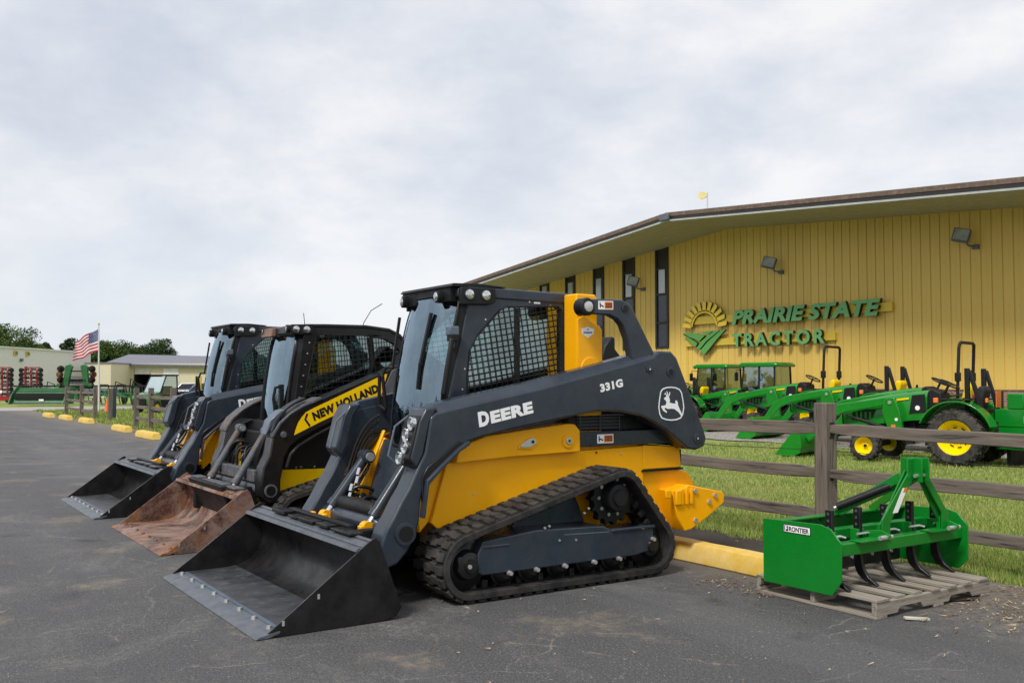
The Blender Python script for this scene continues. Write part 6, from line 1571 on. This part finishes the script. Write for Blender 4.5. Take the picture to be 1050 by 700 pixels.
# utility vehicle
def make_utv(u, d, label):
    r = frame_obj('utility_vehicle', u, d, label, 'utility vehicle'); r.rotation_euler = (0, 0, YAW+R(200)); r['_o'] = (0., 0., 0.)
    for sx in (-1, 1):
        for yy in (-1.0, 1.0):
            pass
    # forward = +y local; wheels
    for sx in (-1, 1):
        for yy in (-.98, .98):
            t = MB(); t.lathe([(.16, -.11), (.22, -.12), (.31, -.10), (.33, 0), (.31, .10), (.22, .12), (.16, .11)], (sx*.62, yy, .33), 'x', 22, close=True); w_ = t.build('wheel', 'tyre', r, angle=30)
            MB().lathe([(.17, sx*.02), (.16, sx*.08), (.05, sx*.03), (.001, sx*.05)], (sx*.62, yy, .33), 'x', 18).build('rim', 'jd_yellow', w_)
    b = MB(); b.prism([(1.45, .45), (1.50, .75), (1.38, .92), (.75, 1.05), (.55, 1.05), (.55, .40), (1.3, .36)], -.58, .58); bd = b.build('hood', 'utv_green', r, bevel=.03)
    b = MB(); b.box(-.60, .60, -.55, .55, .34, .50); b.box(-.60, -.52, -.55, .55, .5, .85); b.box(.52, .60, -.55, .55, .5, .85); b.box(-.55, .55, -.5, .2, .5, .78); b.build('tub', 'plastic', r, bevel=.02)
    b = MB(); b.box(-.68, .68, -1.45, -.58, .72, .78); b.box(-.68, -.64, -1.45, -.58, .78, 1.05); b.box(.64, .68, -1.45, -.58, .78, 1.05); b.box(-.64, .64, -1.45, -1.41, .78, 1.05); b.box(-.64, .64, -.62, -.58, .78, 1.05); b.build('cargo_bed', 'plastic', r, bevel=.01)
    f = MB()
    for sx in (-1, 1): f.bar((sx*.60, .68, 1.0), (sx*.54, .22, 1.86), .06, .06); f.bar((sx*.60, -.55, .7), (sx*.54, -.55, 1.86), .06, .06); f.bar((sx*.54, .25, 1.86), (sx*.54, -.58, 1.86), .05, .05)
    f.box(-.58, .58, -.66, .30, 1.87, 1.93); fr = f.build('cab_frame', 'plastic', r, bevel=.01)
    g = MB(); g.add([(-.57, .66, 1.06), (.57, .66, 1.06), (.52, .24, 1.84), (-.52, .24, 1.84)], [(0, 1, 2, 3)]); g.build('windscreen', 'utv_glass', fr, angle=0)
    for sx in (-1, 1):
        MB().add([(sx*.60, .60, .9), (sx*.60, -.52, .9), (sx*.55, -.52, 1.83), (sx*.55, .2, 1.83)], [(0, 1, 2, 3)]).build('side_window', 'tractor_glass', fr, angle=0)
        MB().box(sx*.60-.01, sx*.60+.01, -.5, .6, .55, .92).build('door', 'plastic', fr)
        MB().obox((sx*.38, 1.45, .78), (.2, .06, .1), (-20, 0, 0)).build('headlight', 'lamp_lens', bd, bevel=.01)
    MB().box(-.35, .35, -.45, -.3, .8, 1.35).build('seat', 'seat_black', r, bevel=.04)
    MB().box(-.45, .45, 1.5, 1.56, .42, .75).build('bumper', 'plastic', r, bevel=.02)
    del r['_o']; return r
u_ = make_utv(166, 47, 'green and black cabbed utility vehicle beyond the short fence run'); u_.scale = (.92, .92, .98); u_.rotation_euler = (0, 0, YAW+R(155))

# field implements
def planter(u, d, label):
    r = frame_obj('planter', u, d, label, 'planter')
    MB().box(-4.3, 5.5, .2, .45, .55, .85).build('tool_bar', 'old_green', r, bevel=.02)
    MB().prism([(-.02, .10), (.5, .12), (.62, .35), (.60, .62), (-.02, .50)], -4.35, -4.25).build('end_panel', 'old_green', r)
    for k in range(2): MB().box(-4.3, 5.6, -.15+k*1.0, -.05+k*1.0, 1.18, 1.30).build('frame_rail', 'plastic', r, bevel=.01)
    for k in range(3): MB().box(-3.9+3.9*k, -3.7+3.9*k, -.05, .95, .3, 1.2).build('upright', 'old_green', r, bevel=.01)
    for sx in (-1, 1):
        x = sx*.75
        p_ = MB(); p_.prism([(x-.20, 1.0), (x+.20, 1.0), (x+.22, 2.35), (x+.30, 2.6), (x+.05, 2.78), (x-.25, 2.65), (x-.22, 2.4)], .0, .25, 'y'); p_.v = [(v[0]-sx*.15*(v[2]-1.2), v[1], v[2]) for v in p_.v]; wg = p_.build('folded_wing', 'old_green', r, bevel=.03)
        for k in range(4):
            z = 1.30+.38*k; o = MB().lathe([(.24, -.05), (.25, 0), (.24, .05), (.1, .09), (.001, .09)], (x+sx*(.42-.08*abs(k-2)), .1, z), 'y', 14); o.build('disc', 'plastic' if k % 2 else 'red', wg)
            MB().bar((x+sx*.2, .1, z), (x+sx*.5, -.1, z+.1), .07, .10).build('row_unit', 'plastic', wg)
            MB().box(x+sx*.35-.12, x+sx*.35+.12, -.25, .0, z-.08, z+.12).build('hopper', 'plastic' if k % 2 else 'old_green', wg, bevel=.02)
    for k in range(3): MB().bar((-.75, .12, 1.45+.42*k), (.75, .12, 1.45+.42*k), .07, .09).build('cross_tube', 'steel' if k < 2 else 'plastic', r)
    for k in range(9): MB().box(-.68+.16*k, -.58+.16*k, .0, .3, 1.52, 1.75).build('seed_meter', 'plastic', r)
    for x in (-2.6, -1.9, 3.2): 
        MB().lathe([(.25, -.1), (.36, -.1), (.38, 0), (.36, .1), (.25, .1)], (x, .6, .38), 'x', 16, close=True).build('wheel', 'tyre', r)
    MB().prism([(-3.9, .85), (-3.3, 1.15), (2.4, 1.1), (2.6, .85)], .5, .52, 'y').build('shield', 'old_green', r)
    MB().box(-1.55, -1.15, -.35, -.3, .35, 1.15).build('tool_box', 'sign_green', r, bevel=.03)
    return r
planter(78, 67, 'long green folding planter with raised wings, behind the flagpole')
def header(u, d, label):
    r = frame_obj('grain_header', u, d, label, 'header')
    MB().prism([(-.1, .15), (.9, .15), (1.05, .95), (.85, 1.15), (.35, .85), (.0, .3)], -1.55, 1.9).build('trough', 'old_green', r, bevel=.02)
    for x in (-1.61, 1.9): MB().prism([(-.5, .1), (1.05, .12), (1.1, 1.2), (.6, 1.25), (-.1, .7)], x, x+.06).build('end_shield', 'old_green', r)
    c = MB(); c.cyl((-1.5, .2, .75), (1.85, .2, .75), .05, n=10)
    for k in range(5): a = 2*PI*k/5; c.cyl((-1.5, .2+.32*math.cos(a), .75+.32*math.sin(a)), (1.85, .2+.32*math.cos(a), .75+.32*math.sin(a)), .02, n=6)
    c.build('reel', 'plastic', r); MB().box(-1.4, 1.8, -.06, .02, .42, .78).build('recess_shade_strip', 'plastic', r); MB().box(-1.55, 1.9, -.14, -.04, .12, .2).build('cutter_bar', 'steel', r)  # dark strip on the face stands in for the shaded inner recess
    MB().box(.2, .5, -.06, -.02, .3, .42).build('label_plate', 'white', r)
    return r
header(38, 62, 'low green grain header lying on the grass at the far left')
def tillage(u, d, label, mir=1, s=1):
    r = frame_obj('tillage_implement', u, d, label, 'implement'); r.scale = (.74, .9, .80)
    for k, x in enumerate((-.55, .0, .55)):
        MB().box(x-.07, x+.07, 0, .15, .5, 3.3-.15*k).build('folded_frame', 'red', r, bevel=.01)
    for k in range(6): MB().box(-.75, .75, .15, .25, .75+.48*k, .85+.48*k).build('cross_bar', 'red', r)
    for sx in (-1, 1):
        for k in range(6):
            z = .85+.42*k; q = MB().lathe([(.22, -.04), (.23, 0), (.22, .04), (.06, .06), (.001, .06)], (sx*.95, 0, z), 'y', 12); q.build('disc', 'plastic', r)
            MB().bar((sx*.6, .1, z), (sx*1.05, -.12, z+.1), .05, .08).build('shank', 'plastic', r)
    for sx in (-.82, -.35, .3, .8):
        for k in range(7): MB().box(sx-.16, sx+.16, -.06, .1, .8+.36*k, .95+.36*k).build('gang', 'plastic', r, bevel=.03)
    for k in range(7): MB().tube([(-.55+.18*k, -.1, 3.1-.05*k), (-.55+.18*k, -.2, 2.6), (-.5+.18*k, -.05, 2.2)], .03, 5).build('tine', 'plastic' if k % 2 else 'red', r)
    MB().prism([(-1.6, .30), (-1.4, .78), (1.6, .62), (1.7, .30)], -.5, -.4, 'y').build('hitch_frame', 'red', r)
    for x in (-1.0, 1.0): MB().lathe([(.25, -.12), (.42, -.12), (.45, 0), (.42, .12), (.25, .12)], (x, -.3, .45), 'y', 16, close=True).build('wheel', 'tyre', r)
    MB().lathe([(.12, -.02), (.12, -.06), (.001, -.07)], (.3, -.45, 1.05), 'y', 14).build('gauge_disc', 'white', r)
    return r
tillage(32, 68, 'folded red tillage implement with black discs, left of the green planter')
tillage(2, 68, 'folded red tillage implement cut off by the left edge of the photo')
def cultivator(u, d, label, paint, n_):
    r = frame_obj('cultivator', u, d, label, 'implement'); rnd = random.Random(n_)
    MB().box(-1.7, 1.7, 0, .12, .75, .87).build('tool_bar', paint, r); MB().box(-1.5, 1.5, .8, .92, .75, .87).build('tool_bar', paint, r); MB().bar((-1.2, .1, .85), (0, -.9, .6), .1, .1).build('drawbar', paint, r); MB().bar((1.2, .1, .85), (0, -.9, .6), .1, .1).build('drawbar', paint, r)
    for k in range(n_):
        x = -1.6+3.2*k/(n_-1); MB().tube([(x, .05, .85), (x, -.15, .95+rnd.uniform(0, .2)), (x, -.25, .5), (x, -.05, .12)], .035, 6).build('shank', 'plastic' if k % 3 else paint, r)
    for k in range(3): MB().tube([(-1.2+1.0*k, .4, .87), (-1.1+1.0*k, .4, 1.35+.2*k), (-.6+1.0*k, .4, 1.35), (-.5+1.0*k, .4, .87)], .045, 6).build('hoop', 'plastic', r)
    return r
cultivator(48, 70, 'dark red cultivator with black shanks right of the folded tillage implement', 'red', 11)
cultivator(118, 63, 'green cultivator with black hoops behind the single wooden post', 'old_green', 9)
cultivator(136, 60, 'second green cultivator just left of the utility vehicle', 'old_green', 7)
# small things around the sheds
def flatbed(u, d, label, m1, m2, L=3.4):
    r = frame_obj('trailer', u, d, label, 'trailer'); MB().box(-L/2, L/2, -.6, .6, .6, .75).build('deck', m1, r, bevel=.02)
    for x in (-L/4, L/4): MB().lathe([(.15, -.08), (.30, -.08), (.32, 0), (.30, .08), (.15, .08)], (x, -.62, .32), 'y', 16, close=True).build('wheel', 'tyre', r)
    MB().box(-L/2+.2, 0, -.5, .5, .76, 1.05).build('load', m2, r, bevel=.05); MB().tube([(L/2-.5, -.5, .75), (L/2-.5, -.5, 1.45), (L/2-.1, -.5, 1.45), (L/2-.1, -.5, .75)], .03, 6).build('rack', 'plastic', r)
    return r
flatbed(124, 66, 'low dark trailer with a rack in front of the tan shed', 'plastic', 'lamp_grey', 5.4)
def car(u, d, label, m, rot=0, s=1.0):
    r = frame_obj('parked_car', u, d, label, 'car'); r.rotation_euler = (0, 0, YAW+R(rot)); r.scale = (s, s, s)
    bd = MB().prism([(-2.2, .35), (-2.25, .75), (-1.9, .92), (-1.0, .98), (-.55, 1.45), (.9, 1.48), (1.5, 1.02), (2.15, .92), (2.2, .4), (1.9, .3), (-1.9, .3)], -.88, .88, 'y').build('body', m, r, bevel=.06)
    g = MB(); g.prism([(-.9, 1.0), (-.5, 1.40), (.85, 1.43), (1.3, 1.03)], -.885, .885, 'y').build('side_window', 'window_glass', bd)
    MB().add([(-1.0, -.75, 1.0), (-1.0, .75, 1.0), (-.57, .7, 1.44), (-.57, -.7, 1.44)], [(0, 1, 2, 3)]).build('windscreen', 'window_glass', bd)
    for x in (-1.4, 1.35):
        for sy in (-1, 1): MB().lathe([(.16, -.1), (.31, -.1), (.33, 0), (.31, .1), (.16, .1)], (x, sy*.82, .33), 'y', 18, close=True).build('wheel', 'tyre', r)
    for sy in (-1, 1): MB().box(-2.27, -2.2, sy*.6-.15, sy*.6+.15, .62, .76).build('headlight', 'lamp_lens', bd)
    return r
car(194, 70, 'white car parked in front of the tan shed', 'car_white', 20)
car(211, 66, 'dark blue car half hidden behind the farthest loader', 'car_blue', 10)
o = MB().cyl((0, 0, 0), (0, 0, 1.9), .09, n=12).build('bollard', 'board', None); o.location = at(205.5, 62); tag(o, 'slim yellow post between the white and blue cars', 'bollard')

# ------------------------------------------------------------------ trees
def leaf_mat(name, c1, c2, c3):
    m, nt, b, out = _nt(name)
    at_ = nt.nodes.new('ShaderNodeAttribute'); at_.attribute_name = 'tone'
    c = ramp(nt, at_.outputs['Fac'], [(0, c1), (.5, c2), (1, c3)]); nt.links.new(c, b.inputs['Base Color']); b.inputs['Roughness'].default_value = .75; b.inputs['Specular IOR Level'].default_value = .2
    return m
M['leaf_dark'] = leaf_mat('dark_foliage', (.018, .035, .014), (.035, .065, .02), (.06, .095, .03))
M['leaf_mid'] = leaf_mat('mid_foliage', (.03, .06, .012), (.06, .105, .022), (.10, .15, .035))
M['leaf_lite'] = leaf_mat('light_foliage', (.05, .085, .015), (.10, .14, .03), (.15, .19, .05))
M['bark'] = mat('bark', (.06, .05, .04), .9, var=.3, bmp=.5)
def tree(u, d, H, W, mt, label, seed, n=5200, base=.30, clumps=44):
    rs = np.random.RandomState(seed); p = at(u, d); W *= 1.7; H *= 1.05; n = int(n*3)
    r = empty('broadleaf_tree', p, label, 'tree', 'trees behind the sheds')
    t = MB(); t.tube([(0, 0, 0), (.1, .05, H*.3), (-.05, .1, H*.6), (.05, 0, H*.9)], [H*.03, H*.024, H*.014, H*.004], 8)
    for k in range(7):
        a = rs.uniform(0, 2*PI); z = H*rs.uniform(.3, .65); e = Vector((math.cos(a)*W*.36, math.sin(a)*W*.36, z+H*.18)); t.tube([(0, 0, z), e*.5+Vector((0, 0, z*.55)), e], [H*.012, H*.008, H*.003], 6)
    t.build('trunk', 'bark', r)
    cs = []
    for k in range(clumps):
        a = rs.uniform(0, 2*PI); zf = rs.uniform(0, 1); rad = W/2*math.sqrt(max(.05, math.sin(PI*(.12+.82*zf))))*rs.uniform(.3, .85)
        cs.append((math.cos(a)*rad, math.sin(a)*rad, H*(base+(1-base)*.9*zf), rs.uniform(.12, .20)*W))
    cs = np.array(cs); k = rs.randint(0, clumps, n); dirs = rs.normal(size=(n, 3)); dirs /= np.linalg.norm(dirs, axis=1)[:, None]
    rr = cs[k, 3]*rs.uniform(.35, 1.12, n)**.6; pos = cs[k, :3]+dirs*rr[:, None]*np.array([1.15, 1.15, .85]); pos[:, 2] = np.clip(pos[:, 2], .4, H*1.02)
    sz = rs.uniform(.07, .17, n)*(H/9)**.5
    a1 = rs.normal(size=(n, 3)); a1 /= np.linalg.norm(a1, axis=1)[:, None]; a2 = np.cross(a1, rs.normal(size=(n, 3))); a2 /= np.linalg.norm(a2, axis=1)[:, None]
    v = np.stack([pos-a1*sz[:, None], pos-a2*sz[:, None]*.7, pos+a1*sz[:, None], pos+a2*sz[:, None]*.7], 1)
    me = bpy.data.meshes.new('crown'); me.vertices.add(4*n); me.vertices.foreach_set('co', v.reshape(-1)); me.loops.add(4*n); me.loops.foreach_set('vertex_index', np.arange(4*n, dtype=np.int32)); me.polygons.add(n); me.polygons.foreach_set('loop_start', np.arange(0, 4*n, 4, dtype=np.int32)); me.update(calc_edges=True)
    ton = np.clip(rs.uniform(0, 1, clumps)[k]*.6+rs.uniform(0, .4, n), 0, 1); c = np.repeat(ton, 4); at_ = me.color_attributes.new('tone', 'FLOAT_COLOR', 'POINT'); at_.data.foreach_set('color', np.stack([c, c, c, np.ones_like(c)], 1).astype(np.float32).reshape(-1))
    me.materials.append(M[mt]); o = bpy.data.objects.new('crown', me); COL.objects.link(o); o.parent = r
    return r
def th_(v, d): return CAMH+ms(392-v, d)
for i, (u, d, v, wpx, mt, lab) in enumerate([
    (8, 112, 337, 44, 'leaf_mid', 'large rounded tree at the far left above the grey shed'), (-22, 118, 342, 40, 'leaf_mid', 'tree partly outside the left edge behind the grey shed'), (27, 125, 349, 22, 'leaf_lite', 'small light green tree beside the large rounded one'),
    (45, 130, 351, 12, 'leaf_dark', 'tiny dark treetop over the middle of the grey shed'), (73, 128, 349, 16, 'leaf_dark', 'dark spiky treetop left of the flag'),
    (96, 120, 352, 26, 'leaf_lite', 'yellow-green tree directly behind the flagpole'), (107, 118, 352, 20, 'leaf_mid', 'mid green tree right of the flagpole'), (124, 120, 352, 26, 'leaf_mid', 'broad green tree above the left end of the tan shed'),
    (139, 126, 358, 16, 'leaf_dark', 'low dark treetop over the open shed door'), (149, 124, 356, 16, 'leaf_lite', 'light treetop left of the dark airy tree'), (163, 122, 350, 24, 'leaf_dark', 'dark airy tree above the closed shed door')]):
    tree(u, d, th_(v, d), ms(wpx, d), mt, lab, 50+i, n=4200 if wpx > 20 else 2600)

# wood across the road behind the photographer, mirrored low in the windscreens
rs = np.random.RandomState(77); n = 26000
xx = rs.uniform(-150, 60, n); top = 7.5+2.2*np.sin(xx*.21)+1.4*np.sin(xx*.57+1)+rs.uniform(-1.6, 1.2, n); zz3 = rs.uniform(0, 1, n)**.7*top; pos = np.stack([xx, -62+rs.uniform(-5, 5, n), zz3], 1)
a1 = rs.normal(size=(n, 3)); a1 /= np.linalg.norm(a1, axis=1)[:, None]; a2 = np.cross(a1, rs.normal(size=(n, 3))); a2 /= np.linalg.norm(a2, axis=1)[:, None]
v = np.stack([pos-a1*.5, pos-a2*.4, pos+a1*.5, pos+a2*.4], 1); me = bpy.data.meshes.new('woodland'); me.vertices.add(4*n); me.vertices.foreach_set('co', v.reshape(-1)); me.loops.add(4*n); me.loops.foreach_set('vertex_index', np.arange(4*n, dtype=np.int32)); me.polygons.add(n); me.polygons.foreach_set('loop_start', np.arange(0, 4*n, 4, dtype=np.int32)); me.update(calc_edges=True)
c = np.repeat(rs.uniform(0, 1, n), 4); at_ = me.color_attributes.new('tone', 'FLOAT_COLOR', 'POINT'); at_.data.foreach_set('color', np.stack([c, c, c, np.ones_like(c)], 1).astype(np.float32).reshape(-1))
me.materials.append(M['leaf_dark']); o = bpy.data.objects.new('woodland', me); COL.objects.link(o); tag(o, kind='stuff'); o['label'] = 'far-off wood across the road'
